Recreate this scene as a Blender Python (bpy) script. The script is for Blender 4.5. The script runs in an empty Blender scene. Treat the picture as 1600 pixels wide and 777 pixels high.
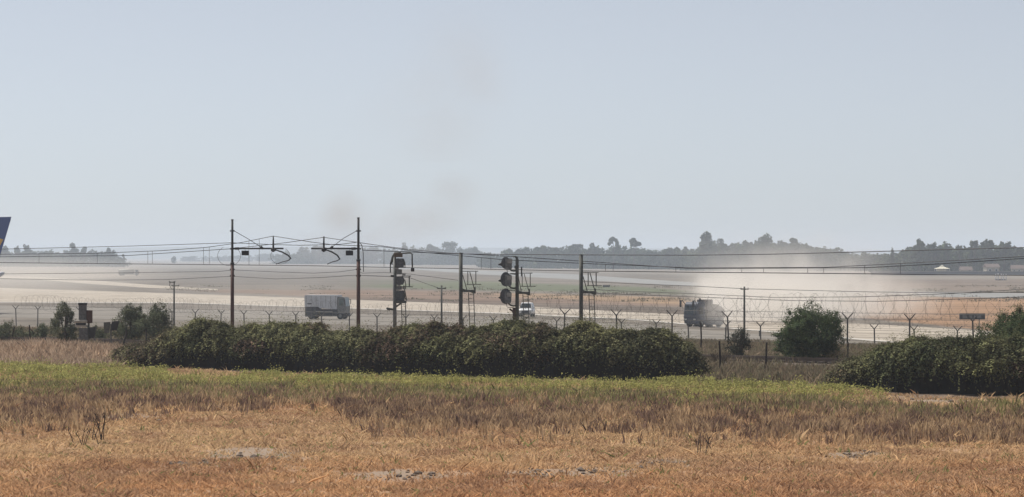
import bpy, bmesh, math, random
import numpy as np
from mathutils import Vector, Matrix
random.seed(7); RNG = np.random.default_rng(7)
S = bpy.context.scene
COL = S.collection
R = math.radians

# ------------------------------------------------------------------ camera
EYE = 6.0                       # eye height above the near field (m)
F = 5000.0                      # focal length in photo pixels (photo is 1600 wide)
HY, CX = 400.0, 800.0           # horizon row, centre column
cam_d = bpy.data.cameras.new('camera'); cam = bpy.data.objects.new('camera', cam_d); COL.objects.link(cam)
cam.location = (0, 0, EYE); cam.rotation_euler = (R(90), 0, 0)
cam_d.sensor_width = 36; cam_d.lens = F / 1600 * 36
cam_d.shift_y = (HY - 388.5) / 1600
cam_d.clip_start = 0.5; cam_d.clip_end = 60000
S.camera = cam

# ------------------------------------------------------------------ sky + sun
SUN_EL, SUN_AZ = 57.0, -42.0     # azimuth clockwise from +Y (straight ahead of the camera)
w = bpy.data.worlds.new('World'); S.world = w; w.use_nodes = True
nt = w.node_tree; nt.nodes.clear()
sky = nt.nodes.new('ShaderNodeTexSky'); sky.sky_type = 'NISHITA'; sky.sun_disc = False
sky.sun_elevation = R(SUN_EL); sky.sun_rotation = R(SUN_AZ)
sky.altitude = 0; sky.air_density = 0.6; sky.dust_density = 0.2; sky.ozone_density = 6.0
bg = nt.nodes.new('ShaderNodeBackground'); bg.inputs['Strength'].default_value = 0.069
out = nt.nodes.new('ShaderNodeOutputWorld')
hs = nt.nodes.new('ShaderNodeHueSaturation'); hs.inputs['Saturation'].default_value = .36; hs.inputs['Value'].default_value = 1.0
nt.links.new(sky.outputs[0], hs.inputs['Color']); nt.links.new(hs.outputs[0], bg.inputs[0]); nt.links.new(bg.outputs[0], out.inputs[0])
sd = bpy.data.lights.new('sun', 'SUN'); sd.energy = 4.2; sd.angle = R(0.5); sd.color = (1, .95, .87)
sun = bpy.data.objects.new('sun', sd); COL.objects.link(sun)
sv = Vector((math.sin(R(SUN_AZ)) * math.cos(R(SUN_EL)), math.cos(R(SUN_AZ)) * math.cos(R(SUN_EL)), math.sin(R(SUN_EL))))
sun.rotation_euler = sv.to_track_quat('Z', 'Y').to_euler(); sun.location = sv * 50
vs = S.view_settings; vs.view_transform = 'Standard'; vs.look = 'None'; vs.exposure = 0.4; vs.gamma = 1
S.cycles.use_denoising = True
S.cycles.volume_bounces = 2; S.cycles.max_bounces = 8; S.cycles.transparent_max_bounces = 8
S.cycles.volume_max_steps = 128; S.cycles.volume_step_rate = 1.0

# ------------------------------------------------------------------ helpers
def P(px, py, D):
    return Vector(((px - CX) * D / F, D, EYE - (py - HY) * D / F))
def ip(x, pts):
    return np.interp(x, [p[0] for p in pts], [p[1] for p in pts])
def tag(o, label=None, cat=None, group=None, kind=None):
    if label: o['label'] = label
    if cat: o['category'] = cat
    if group: o['group'] = group
    if kind: o['kind'] = kind
    return o
def empty(name, loc, rz=0, label=None, cat=None, group=None):
    o = bpy.data.objects.new(name, None); COL.objects.link(o)
    o.location = loc; o.rotation_euler = (0, 0, rz); o.empty_display_size = .3
    return tag(o, label, cat, group)
def link(name, me, mat, parent=None):
    o = bpy.data.objects.new(name, me); COL.objects.link(o)
    if mat: me.materials.append(mat)
    if parent: o.parent = parent
    return o
def copy_tree(o, parent=None):
    c = o.copy(); COL.objects.link(c); c.parent = parent
    for ch in [x for x in o.children]: copy_tree(ch, c)
    return c
def np_mesh(name, V, Fc, C=None, smooth=False):
    V = np.asarray(V, np.float32); Fc = np.asarray(Fc, np.int32); k = Fc.shape[1]
    me = bpy.data.meshes.new(name)
    me.vertices.add(len(V)); me.vertices.foreach_set('co', V.ravel())
    me.loops.add(Fc.size); me.loops.foreach_set('vertex_index', Fc.ravel())
    me.polygons.add(len(Fc)); me.polygons.foreach_set('loop_start', np.arange(0, Fc.size, k, dtype=np.int32))
    if smooth: me.polygons.foreach_set('use_smooth', np.ones(len(Fc), bool))
    if C is not None:
        a = me.attributes.new('Col', 'FLOAT_COLOR', 'POINT')
        c4 = np.ones((len(V), 4), np.float32); c4[:, :3] = C; a.data.foreach_set('color', c4.ravel())
    me.update(calc_edges=True); return me
def hash3(i, j, k, seed):
    n = (i * 374761393 + j * 668265263 + k * 2147483647 + seed * 974634777) & 0xffffffff
    n = ((n ^ (n >> 13)) * 1274126177) & 0xffffffff
    return ((n ^ (n >> 16)) & 0xffff) / 65535.0
def vnoise(x, y, z=0.0, seed=0):
    x = np.asarray(x, float); y = np.asarray(y, float) + 0 * x; z = np.asarray(z, float) + 0 * x
    xi, yi, zi = [np.floor(a).astype(np.int64) for a in (x, y, z)]
    fx, fy, fz = x - xi, y - yi, z - zi
    fx, fy, fz = [f * f * (3 - 2 * f) for f in (fx, fy, fz)]
    r = 0
    for a in (0, 1):
        for b in (0, 1):
            for c in (0, 1):
                r = r + hash3(xi + a, yi + b, zi + c, seed) * (fx if a else 1 - fx) * (fy if b else 1 - fy) * (fz if c else 1 - fz)
    return r
def fbm(x, y, z=0.0, seed=0, o=3):
    r, a, t = 0, 1, 0
    for q in range(o):
        r = r + a * vnoise(np.asarray(x) * 2 ** q, np.asarray(y) * 2 ** q, np.asarray(z) * 2 ** q, seed + q); t += a; a *= .55
    return r / t
def sstep(a, b, x):
    t = np.clip((x - a) / (b - a), 0, 1); return t * t * (3 - 2 * t)

class MB:
    """collects solids for one mesh"""
    def __init__(s): s.v = []; s.f = []
    def _add(s, v, f):
        n = len(s.v); s.v += [tuple(p) for p in v]; s.f += [tuple(n + i for i in q) for q in f]; return s
    def box(s, x0, x1, y0, y1, z0, z1, b=0.0):
        if b <= 0:
            v = [(x, y, z) for z in (z0, z1) for y in (y0, y1) for x in (x0, x1)]
            return s._add(v, [(0, 2, 3, 1), (4, 5, 7, 6), (0, 1, 5, 4), (2, 6, 7, 3), (0, 4, 6, 2), (1, 3, 7, 5)])
        bm = bmesh.new(); bmesh.ops.create_cube(bm, size=1)
        for q in bm.verts: q.co = Vector(((x0 + x1) / 2 + q.co.x * (x1 - x0), (y0 + y1) / 2 + q.co.y * (y1 - y0), (z0 + z1) / 2 + q.co.z * (z1 - z0)))
        bmesh.ops.bevel(bm, geom=bm.edges[:], offset=b, segments=2, affect='EDGES', profile=.6)
        return s.bm(bm)
    def bm(s, bm):
        bm.verts.index_update(); v = [tuple(q.co) for q in bm.verts]; f = [tuple(q.index for q in g.verts) for g in bm.faces]
        bm.free(); return s._add(v, f)
    def tube(s, pts, r, n=8, cap=True):
        pts = [Vector(p) for p in pts]; rr = r if isinstance(r, (list, tuple)) else [r] * len(pts)
        v = []; up = None
        for i, p in enumerate(pts):
            d = (pts[min(i + 1, len(pts) - 1)] - pts[max(i - 1, 0)]).normalized()
            if up is None: up = Vector((0, 0, 1)) if abs(d.z) < .9 else Vector((1, 0, 0))
            a = d.cross(up); a = a.normalized() if a.length > 1e-6 else Vector((1, 0, 0)); b = a.cross(d).normalized(); up = b
            for k in range(n):
                t = 2 * math.pi * k / n; v.append(p + (a * math.cos(t) + b * math.sin(t)) * rr[i])
        f = [(i * n + k, i * n + (k + 1) % n, (i + 1) * n + (k + 1) % n, (i + 1) * n + k) for i in range(len(pts) - 1) for k in range(n)]
        if cap: f += [tuple(range(n - 1, -1, -1)), tuple((len(pts) - 1) * n + k for k in range(n))]
        return s._add(v, f)
    def prism(s, prof, y0, y1, axis='y'):
        n = len(prof)
        if axis == 'y': v = [(a, y0, b) for a, b in prof] + [(a, y1, b) for a, b in prof]
        elif axis == 'x': v = [(y0, a, b) for a, b in prof] + [(y1, a, b) for a, b in prof]
        else: v = [(a, b, y0) for a, b in prof] + [(a, b, y1) for a, b in prof]
        f = [tuple(range(n)), tuple(range(2 * n - 1, n - 1, -1))] + [(i, i + n, (i + 1) % n + n, (i + 1) % n) for i in range(n)]
        return s._add(v, f)
    def build(s, name, mat, parent=None, smooth=False):
        me = bpy.data.meshes.new(name); me.from_pydata(s.v, [], s.f)
        bm = bmesh.new(); bm.from_mesh(me); bmesh.ops.recalc_face_normals(bm, faces=bm.faces); bm.to_mesh(me); bm.free()
        if smooth:
            for p in me.polygons: p.use_smooth = True
        return link(name, me, mat, parent)

def mat(name, col, rough=.8, metal=0.0, var=.25, scale=3.0, col2=None, bump=0.0, attr=False, transl=0.0, spec=.3):
    m = bpy.data.materials.new(name); m.use_nodes = True; n = m.node_tree; b = n.nodes['Principled BSDF']
    b.inputs['Roughness'].default_value = rough; b.inputs['Metallic'].default_value = metal
    b.inputs['Specular IOR Level'].default_value = spec
    tc = n.nodes.new('ShaderNodeTexCoord'); nz = n.nodes.new('ShaderNodeTexNoise'); nz.inputs['Scale'].default_value = scale
    nz.inputs['Detail'].default_value = 5; nz.inputs['Roughness'].default_value = .65
    n.links.new(tc.outputs['Object'], nz.inputs['Vector'])
    mx = n.nodes.new('ShaderNodeMix'); mx.data_type = 'RGBA'
    if attr:
        at = n.nodes.new('ShaderNodeAttribute'); at.attribute_name = 'Col'
        mul = n.nodes.new('ShaderNodeMapRange'); mul.inputs['From Min'].default_value = .3; mul.inputs['From Max'].default_value = .7
        mul.inputs['To Min'].default_value = 1 - var; mul.inputs['To Max'].default_value = 1 + var
        n.links.new(nz.outputs['Fac'], mul.inputs['Value'])
        vm = n.nodes.new('ShaderNodeVectorMath'); vm.operation = 'SCALE'
        n.links.new(at.outputs['Color'], vm.inputs[0]); n.links.new(mul.outputs[0], vm.inputs['Scale'])
        src = vm.outputs[0]
    else:
        c2 = col2 or tuple(c * (1 - var) for c in col)
        mx.inputs[6].default_value = (*col, 1); mx.inputs[7].default_value = (*c2, 1)
        rp = n.nodes.new('ShaderNodeMapRange'); rp.inputs['From Min'].default_value = .38; rp.inputs['From Max'].default_value = .66
        n.links.new(nz.outputs['Fac'], rp.inputs['Value']); n.links.new(rp.outputs[0], mx.inputs[0]); src = mx.outputs[2]
    n.links.new(src, b.inputs['Base Color'])
    if bump:
        bp = n.nodes.new('ShaderNodeBump'); bp.inputs['Strength'].default_value = bump; bp.inputs['Distance'].default_value = .1
        n.links.new(nz.outputs['Fac'], bp.inputs['Height']); n.links.new(bp.outputs[0], b.inputs['Normal'])
    if transl:
        tr = n.nodes.new('ShaderNodeBsdfTranslucent'); ms = n.nodes.new('ShaderNodeMixShader'); ms.inputs[0].default_value = transl
        n.links.new(src, tr.inputs[0]); n.links.new(b.outputs[0], ms.inputs[1]); n.links.new(tr.outputs[0], ms.inputs[2])
        n.links.new(ms.outputs[0], n.nodes['Material Output'].inputs['Surface'])
    return m
M = dict(
    ground=mat('ground', (1, 1, 1), .95, attr=True, var=.16, scale=.35, spec=.05),
    grass=mat('grass', (1, 1, 1), .8, attr=True, var=.05, scale=1, transl=.45, spec=.1),
    leaf=mat('leaf', (1, 1, 1), .8, attr=True, var=.15, scale=2.0, transl=.18, spec=.08),
    far_leaf=mat('far_leaf', (1, 1, 1), .8, attr=True, var=.3, scale=.15, transl=.1, spec=.1),
    core=mat('shaded_twigs', (.013, .013, .011), .95, scale=4),  # near-black: shade inside the hedge is put into this colour
    bark=mat('bark', (.09, .07, .055), .95, scale=6),
    mast_low=mat('rusty_mast_paint', (.12, .052, .04), .7, scale=5, col2=(.07, .035, .03)),
    mast_up=mat('mast_grey', (.05, .048, .05), .6, scale=6),
    dark=mat('dark_steel', (.028, .028, .032), .55, scale=8),
    wire=mat('weathered_wire', (.06, .06, .065), .6, scale=5),
    galv=mat('galvanised', (.26, .265, .26), .6, metal=.1, scale=6, col2=(.13, .13, .12)),
    galvd=mat('dull_green_grey_paint', (.13, .135, .12), .7, scale=6, col2=(.07, .072, .065)),
    post=mat('fence_steel', (.12, .115, .11), .7, scale=6),
    wood=mat('old_wood', (.055, .045, .04), .95, scale=8, col2=(.03, .026, .024)),
    concrete=mat('concrete', (.3, .29, .27), .9, scale=3, bump=.1),
    box=mat('grey_cabinet', (.15, .155, .16), .7, scale=9, col2=(.07, .075, .08)),
    rust=mat('rust', (.09, .05, .042), .9, scale=8),
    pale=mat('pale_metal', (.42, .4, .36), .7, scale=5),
    rail=mat('rail_steel', (.16, .12, .1), .5, metal=.5, scale=3),
    ballast=mat('ballast', (.16, .13, .11), .95, scale=9, bump=.5),
    white=mat('white_paint', (.72, .73, .75), .3, scale=1, var=.06),
    glass=mat('dark_glass', (.02, .028, .03), .12, scale=1, spec=.6),
    glassg=mat('cab_glass', (.10, .15, .15), .15, scale=2, spec=.6),
    rubber=mat('rubber', (.02, .02, .02), .9, scale=5),
    lamp=mat('lamp_glass', (.65, .65, .6), .15, scale=4),
    tbox=mat('dusty_grey_box', (.66, .67, .70), .6, scale=1.3, col2=(.5, .51, .53)),
    skirt=mat('dark_skirt', (.035, .037, .05), .8, scale=1.5, col2=(.065, .065, .07)),
    navy=mat('navy_paint', (.045, .06, .10), .5, scale=1.2, col2=(.07, .075, .09)),
    dusty=mat('dusty_body', (.13, .11, .1), .85, scale=1.1, col2=(.2, .17, .15)),
    tail=mat('dark_blue_paint', (.025, .06, .24), .35, scale=.5, var=.1),
    yellow=mat('yellow_paint', (.65, .38, .05), .5, scale=2, var=.1),
    wall=mat('blockwork', (.09, .095, .105), .9, scale=.3),
    cream=mat('cream_wall', (.42, .38, .31), .9, scale=.3, var=.15),
    tile=mat('roof_tile', (.14, .10, .085), .9, scale=.6),
    canvas=mat('canvas', (.75, .7, .56), .9, scale=.5, var=.1),
    brown=mat('brown_stone', (.15, .11, .08), .95, scale=3, bump=.2),
    sleeper=mat('sleeper', (.13, .11, .1), .95, scale=5),
    runway=mat('dusty_runway', (.43, .38, .32), .95, scale=.16, col2=(.29, .25, .205), spec=.1),
    taxi=mat('pale_asphalt', (.27, .27, .265), .9, scale=.1, col2=(.21, .21, .205), spec=.1),
    road=mat('perimeter_asphalt', (.23, .208, .182), .9, scale=.2, col2=(.165, .15, .132), spec=.1),
    paint=mat('white_marking', (.6, .58, .54), .8, scale=.5),
    clod=mat('clod', (.20, .155, .125), .95, scale=6, bump=.4),
    hill=mat('hill', (.07, .085, .06), .95, scale=.004),
)

# ------------------------------------------------------------------ terrain
def uu(X, Y): return Y + .9 * np.clip(X, -70, 70)
def zg(X, Y):
    u = uu(X, Y)
    z = -1.9 * sstep(233, 268, u) - 1.1 * sstep(266, 305, u)
    berm = np.exp(-((u - 163) / 5.0) ** 2) * .55 * sstep(-15, -24, np.asarray(X, float))   # low dry bank left of the hedge
    rough = (fbm(np.asarray(X) * .35, np.asarray(Y) * .35, seed=3) - .5) * .22 * (1 - sstep(225, 262, u)) * (1 - .7 * sstep(160, 172, u))
    return z + berm + rough
def zg1(x, y): return float(zg(np.array([x]), np.array([y]))[0])
def gpt(px, py, z=-3.0, lift=.02):       # a point of the airfield seen at photo column/row
    D = F * (EYE - z) / (py - HY); p = P(px, py, D); p.z = z + lift; return p

Ys = np.concatenate([np.linspace(-80, 70, 20), np.arange(72, 230, .45), np.arange(230, 620, 1.1)])
y = 620.0; ext = []
while y < 14000: ext.append(y); y *= 1.007
Ys = np.concatenate([Ys, ext])
T = np.concatenate([np.linspace(-1.6, -.21, 14), np.linspace(-.2, .2, 380), np.linspace(.21, 1.6, 14)])
YY, TT = np.meshgrid(Ys, T, indexing='ij'); XX = TT * np.maximum(YY, 60)
ZZ = zg(XX, YY)
px = CX + F * XX / np.maximum(YY, 60); py = HY + F * (EYE - ZZ) / np.maximum(YY, 60)
nz1 = fbm(XX * .05, YY * .03, seed=11); nz2 = fbm(XX * .6, YY * .35, seed=15); nz3 = fbm(px * .012, py * .12, seed=21, o=4)
C = np.zeros(XX.shape + (3,)); U = uu(XX, YY)
def blend(mask, col, k=1.0):
    global C
    m = np.clip(mask * k, 0, 1)[..., None]; C = C * (1 - m) + np.array(col) * m
C[:] = (.34, .22, .14)
blend(sstep(.45, .7, nz2), (.26, .15, .09), .7)
blend(sstep(.5, .8, nz1), (.36, .24, .15), .6)
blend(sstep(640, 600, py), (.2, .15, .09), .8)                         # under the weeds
blend(sstep(1330, 1420, px) * sstep(660, 640, py), (.36, .25, .17), .9)   # bare pale strip before the right hedge
# pale patches of dug soil
for cx_, cy_, rx_, ry_ in ((400, 712, 90, 14), (290, 726, 60, 6), (640, 744, 110, 12), (820, 742, 60, 8), (930, 736, 90, 9), (1040, 724, 60, 8), (1340, 712, 60, 6), (210, 652, 60, 6), (1250, 636, 120, 6), (1450, 622, 160, 9)):
    d = ((px - cx_) / rx_) ** 2 + ((py - cy_) / ry_) ** 2
    blend(sstep(1.3, .2, d + (nz3 - .5) * 1.6 + (nz2 - .5) * 1.5), (.27, .215, .17), .85)
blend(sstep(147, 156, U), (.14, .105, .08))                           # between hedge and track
blend(sstep(150, 156, U) * sstep(180, 172, U) * sstep(230, 150, px), (.36, .25, .16), .9)
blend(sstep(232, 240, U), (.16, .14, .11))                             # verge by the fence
AIR = sstep(262, 285, U)
blend(AIR, (.235, .205, .175))
blend(AIR * sstep(.42, .65, nz3), (.20, .175, .145), .8)
def band(up, lo, col, k=1.0, soft=2.0, wob=3.0):
    a = ip(px, up); b = ip(px, lo); q = py + (nz3 - .5) * wob
    e0, e1 = up[0][0], up[-1][0]; side = 1.0
    if e0 > 0: side = side * sstep(e0 - 50, e0 + 50, px + (nz1 - .5) * 120)
    if e1 < 1600: side = side * sstep(e1 + 50, e1 - 50, px + (nz1 - .5) * 120)
    blend(AIR * side * sstep(a - soft, a + soft, q) * sstep(b + soft, b - soft, q), col, k)
band([(0, 395), (900, 395), (1600, 395)], [(0, 420), (500, 420), (900, 425), (1100, 432), (1600, 440)], (.30, .265, .225), .9)
band([(0, 436), (200, 436), (330, 440), (560, 452), (600, 452)], [(0, 440), (180, 446), (330, 452), (560, 464), (600, 450)], (.21, .18, .15), .8)
band([(560, 437), (700, 438), (1000, 448), (1090, 456)], [(560, 449), (700, 453), (1000, 458), (1090, 462)], (.155, .175, .105), .85)     # green strip
band([(300, 452), (560, 453), (700, 455), (900, 462), (1100, 466), (1300, 470)], [(300, 454), (560, 468), (800, 474), (1100, 480), (1300, 480)], (.25, .175, .13), .85)
band([(800, 459), (1000, 463), (1090, 466)], [(800, 464), (1000, 473), (1090, 478)], (.36, .25, .155), .8)
band([(560, 464), (900, 474), (1100, 482), (1300, 495)], [(560, 470), (900, 486), (1100, 493), (1300, 496)], (.16, .125, .10), .75)
band([(1300, 466), (1400, 465), (1600, 466)], [(1300, 495), (1400, 502), (1500, 512), (1600, 522)], (.36, .22, .13), .9)             # burnt orange field right
band([(1200, 438), (1600, 436)], [(1200, 450), (1600, 455)], (.24, .19, .155), .8)
band([(0, 414), (100, 414), (230, 418)], [(0, 436), (120, 436), (230, 430)], (.33, .28, .23), .7)
band([(240, 430), (560, 425), (720, 432)], [(240, 440), (560, 446), (720, 440)], (.21, .185, .16), .6)
C *= (1 - .26 * AIR)[..., None]
streak = fbm(XX * .012, YY * .10, seed=91, o=4); C *= (1 + AIR * (streak - .5) * .9)[..., None]
C *= (.85 + .3 * nz2)[..., None]
nr, nc = XX.shape
idx = np.arange(nr * nc).reshape(nr, nc)
Fq = np.stack([idx[:-1, :-1], idx[:-1, 1:], idx[1:, 1:], idx[1:, :-1]], -1).reshape(-1, 4)
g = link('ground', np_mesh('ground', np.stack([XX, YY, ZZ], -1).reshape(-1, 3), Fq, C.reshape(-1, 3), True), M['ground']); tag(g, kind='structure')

def sheet(name, up, lo, material, lift, z=-3.0, step=12):
    xs = np.arange(min(p[0] for p in up), max(p[0] for p in up) + 1, step)
    V = []
    for x in xs:
        a, b = ip(x, up), ip(x, lo)
        for t in (0, .5, 1): V.append(tuple(gpt(x, a + (b - a) * t, z, lift)))
    n = len(xs); Fc = [(3 * i + j, 3 * i + 3 + j, 3 * i + 4 + j, 3 * i + 1 + j) for i in range(n - 1) for j in (0, 1)]
    return tag(link(name, np_mesh(name, V, Fc), material), kind='structure')
sheet('runway', [(-400, 446), (0, 450), (280, 459), (560, 469), (800, 478), (1000, 489), (1250, 500), (1530, 517), (1800, 531)],
      [(-400, 473), (0, 473), (280, 474), (560, 483), (800, 491), (1000, 501), (1250, 524), (1500, 545), (1800, 570)], M['runway'], .03)
sheet('taxiway', [(560, 415.5), (650, 418), (750, 423), (900, 429), (1000, 436), (1150, 446), (1300, 452), (1480, 457), (1800, 461)],
      [(560, 416.5), (650, 421.5), (750, 429), (900, 437), (1000, 443), (1150, 451.5), (1300, 457), (1480, 464.5), (1800, 468)], M['taxi'], .02)
sheet('connecting_road', [(-200, 425), (60, 433), (140, 438), (230, 445), (340, 452)], [(-200, 427), (60, 437), (140, 444), (230, 450), (340, 454)], M['runway'], .025)
sheet('perimeter_road', [(-400, 475), (0, 478), (400, 486), (800, 498), (1000, 508), (1250, 528), (1500, 550), (1800, 577)],
      [(-400, 492), (0, 496), (400, 503), (800, 514), (1000, 524), (1250, 546), (1500, 570), (1800, 600)], M['road'], .02)
sheet('edge_marking', [(-400, 472.2), (0, 472.2), (280, 473.2), (560, 482.2), (800, 490), (1000, 500), (1250, 522.5), (1500, 543), (1800, 567)],
      [(-400, 472.8), (0, 472.8), (280, 473.8), (560, 482.8), (800, 490.8), (1000, 500.8), (1250, 523.5), (1500, 544.2), (1800, 568.5)], M['paint'], .045)
# far hills
hx = np.linspace(-3600, 3600, 240); hh = 12 + 26 * fbm(hx * .0011, 0 * hx, seed=5) + 9 * sstep(-300, -1500, hx)
V, Fc = [], []
for i, x in enumerate(hx):
    V += [(x, 9000, -4), (x, 9500, hh[i] - 3), (x, 10400, hh[i] - 6), (x, 11200, -4)]
for i in range(len(hx) - 1):
    for j in range(3): Fc.append((4 * i + j, 4 * i + 4 + j, 4 * i + 5 + j, 4 * i + 1 + j))
tag(link('hills', np_mesh('hills', V, Fc, None, True), M['hill']), kind='structure')

# ------------------------------------------------------------------ haze and dust (real air volumes)
def volume_box(name, lo, hi, color, absb, aniso, dens=None, build=None):
    m = bpy.data.materials.new(name + '_air'); m.use_nodes = True; n = m.node_tree; n.nodes.clear()
    o = n.nodes.new('ShaderNodeOutputMaterial'); pv = n.nodes.new('ShaderNodeVolumePrincipled')
    pv.inputs['Color'].default_value = (*color, 1); pv.inputs['Anisotropy'].default_value = aniso
    if 'Absorption Color' in pv.inputs: pv.inputs['Absorption Color'].default_value = (*absb, 1)
    if dens is not None: pv.inputs['Density'].default_value = dens
    n.links.new(pv.outputs[0], o.inputs['Volume'])
    if build: n.links.new(build(n, Vector(lo), Vector(hi)), pv.inputs['Density'])
    return MB().box(lo[0], hi[0], lo[1], hi[1], lo[2], hi[2]).build(name, m)
tag(volume_box('haze', (-5200, -90, -5), (5200, 13000, 48), (.76, .86, 1.0), (0, 0, 0), .2, dens=.000195), kind='stuff')
def puff(terms, nscale, thresh, gain):
    """sum of soft ellipsoids (centre, radii, weight) broken up by noise"""
    def f(n, lo, hi):
        geo = n.nodes.new('ShaderNodeNewGeometry'); pos = geo.outputs['Position']
        def mth(op, a, b=None):
            q = n.nodes.new('ShaderNodeMath'); q.operation = op
            for i, v in enumerate((a, b)):
                if v is None: continue
                if isinstance(v, (int, float)): q.inputs[i].default_value = v
                else: n.links.new(v, q.inputs[i])
            return q.outputs[0]
        tot = None
        for c, r, wgt in terms:
            vm = n.nodes.new('ShaderNodeVectorMath'); vm.operation = 'SUBTRACT'; n.links.new(pos, vm.inputs[0]); vm.inputs[1].default_value = c
            v2 = n.nodes.new('ShaderNodeVectorMath'); v2.operation = 'DIVIDE'; n.links.new(vm.outputs[0], v2.inputs[0]); v2.inputs[1].default_value = r
            ln = n.nodes.new('ShaderNodeVectorMath'); ln.operation = 'LENGTH'; n.links.new(v2.outputs[0], ln.inputs[0])
            mr = n.nodes.new('ShaderNodeMapRange'); mr.interpolation_type = 'SMOOTHSTEP'
            mr.inputs['From Min'].default_value = 1; mr.inputs['From Max'].default_value = .05; mr.inputs['To Min'].default_value = 0; mr.inputs['To Max'].default_value = wgt
            n.links.new(ln.outputs['Value'], mr.inputs['Value'])
            tot = mr.outputs[0] if tot is None else mth('ADD', tot, mr.outputs[0])
        nz = n.nodes.new('ShaderNodeTexNoise'); nz.inputs['Scale'].default_value = nscale; nz.inputs['Detail'].default_value = 3
        n.links.new(pos, nz.inputs['Vector'])
        mr = n.nodes.new('ShaderNodeMapRange'); mr.inputs['From Min'].default_value = thresh; mr.inputs['From Max'].default_value = .72
        n.links.new(nz.outputs['Fac'], mr.inputs['Value'])
        return mth('MULTIPLY', mth('MULTIPLY', tot, mr.outputs[0]), gain)
    return f
DUST = (.89, .86, .82)
def c3(px, py, D): return tuple(P(px, py, D))
tag(volume_box('dust', (10, 396, -2.9), (80, 560, 16), DUST, (0, 0, 0), .2,
    build=puff([(c3(1200, 470, 440), (13, 30, 5.5), 1.0), (c3(1140, 474, 420), (5.5, 10, 4.5), 1.1), (c3(1300, 470, 470), (19, 45, 5.5), .6), (c3(1150, 452, 430), (9, 18, 4), 1.0), (c3(1230, 434, 470), (19, 40, 5.5), .22), (c3(1230, 400, 490), (24, 50, 5.5), .05), (c3(1135, 482, 402), (4.5, 6, 4.5), .9)], .26, .40, .31)), kind='stuff')
tag(volume_box('dust', (-175, 620, -2.9), (-70, 900, 8), DUST, (0, 0, 0), .2,
    build=puff([(c3(20, 428, 730), (45, 100, 6), 1)], .04, .2, .014)), kind='stuff')
tag(volume_box('dust', (-80, 415, -2.9), (-28, 520, 5), DUST, (0, 0, 0), .2,
    build=puff([(c3(420, 470, 470), (26, 40, 5), 1)], .08, .25, .006)), kind='stuff')
tag(volume_box('smoke', (-150, 1450, 0), (10, 1560, 47), (.50, .47, .45), (.3, .3, .3), 0,
    build=puff([(c3(535, 335, 1500), (17, 40, 15), 1), (c3(650, 345, 1500), (34, 40, 15), .6), (c3(560, 385, 1500), (58, 40, 12), .6), (c3(710, 300, 1500), (18, 40, 14), .5)], .07, .36, .050)), kind='stuff')
tag(volume_box('smoke', (-110, 1440, 50), (30, 1560, 140), (.5, .47, .46), (.4, .4, .4), 0,
    build=puff([(c3(720, 110, 1500), (34, 50, 42), 1), (c3(660, 170, 1500), (45, 50, 30), .6), (c3(700, 230, 1500), (28, 50, 26), .6)], .045, .36, .014)), kind='stuff')

# ------------------------------------------------------------------ railway
tr = empty('railway_track', (0, 0, 0)); tag(tr, 'single railway track on brown ballast running behind the bramble hedges', 'railway track')
tdir = Vector((1, -.9, 0)).normalized(); tn = Vector((.9, 1, 0)).normalized()
o0 = Vector((0, 184, 0))
def tp(s, q, z): return o0 + tdir * s + tn * q + Vector((0, 0, z))
b = MB(); b._add([tp(-75, -2.6, -.02), tp(-75, -1.4, .34), tp(-75, 1.4, .34), tp(-75, 2.6, -.02), tp(75, -2.6, -.02), tp(75, -1.4, .34), tp(75, 1.4, .34), tp(75, 2.6, -.02)],
       [(0, 1, 5, 4), (1, 2, 6, 5), (2, 3, 7, 6), (0, 4, 7, 3), (0, 3, 2, 1), (4, 5, 6, 7)])
b.build('ballast', M['ballast'], tr)
for q in (-.72, .72):
    b = MB(); b._add([tp(s, q + dq, z) for s in (-74, 74) for dq, z in ((-.06, .44), (.06, .44), (.06, .6), (-.06, .6))], [(0, 1, 2, 3), (7, 6, 5, 4), (0, 4, 5, 1), (1, 5, 6, 2), (2, 6, 7, 3), (3, 7, 4, 0)])
    b.build('rail', M['rail'], tr)
b = MB()
for i in range(-110, 111):
    s = i * .65
    b._add([tp(s + ds, q, z) for ds in (-.13, .13) for q, z in ((-1.25, .3), (1.25, .3), (1.25, .44), (-1.25, .44))], [(0, 1, 2, 3), (7, 6, 5, 4), (0, 4, 5, 1), (1, 5, 6, 2), (2, 6, 7, 3), (3, 7, 4, 0)])
o = b.build('sleepers', M['sleeper'], tr); tag(o, kind='stuff')

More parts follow.
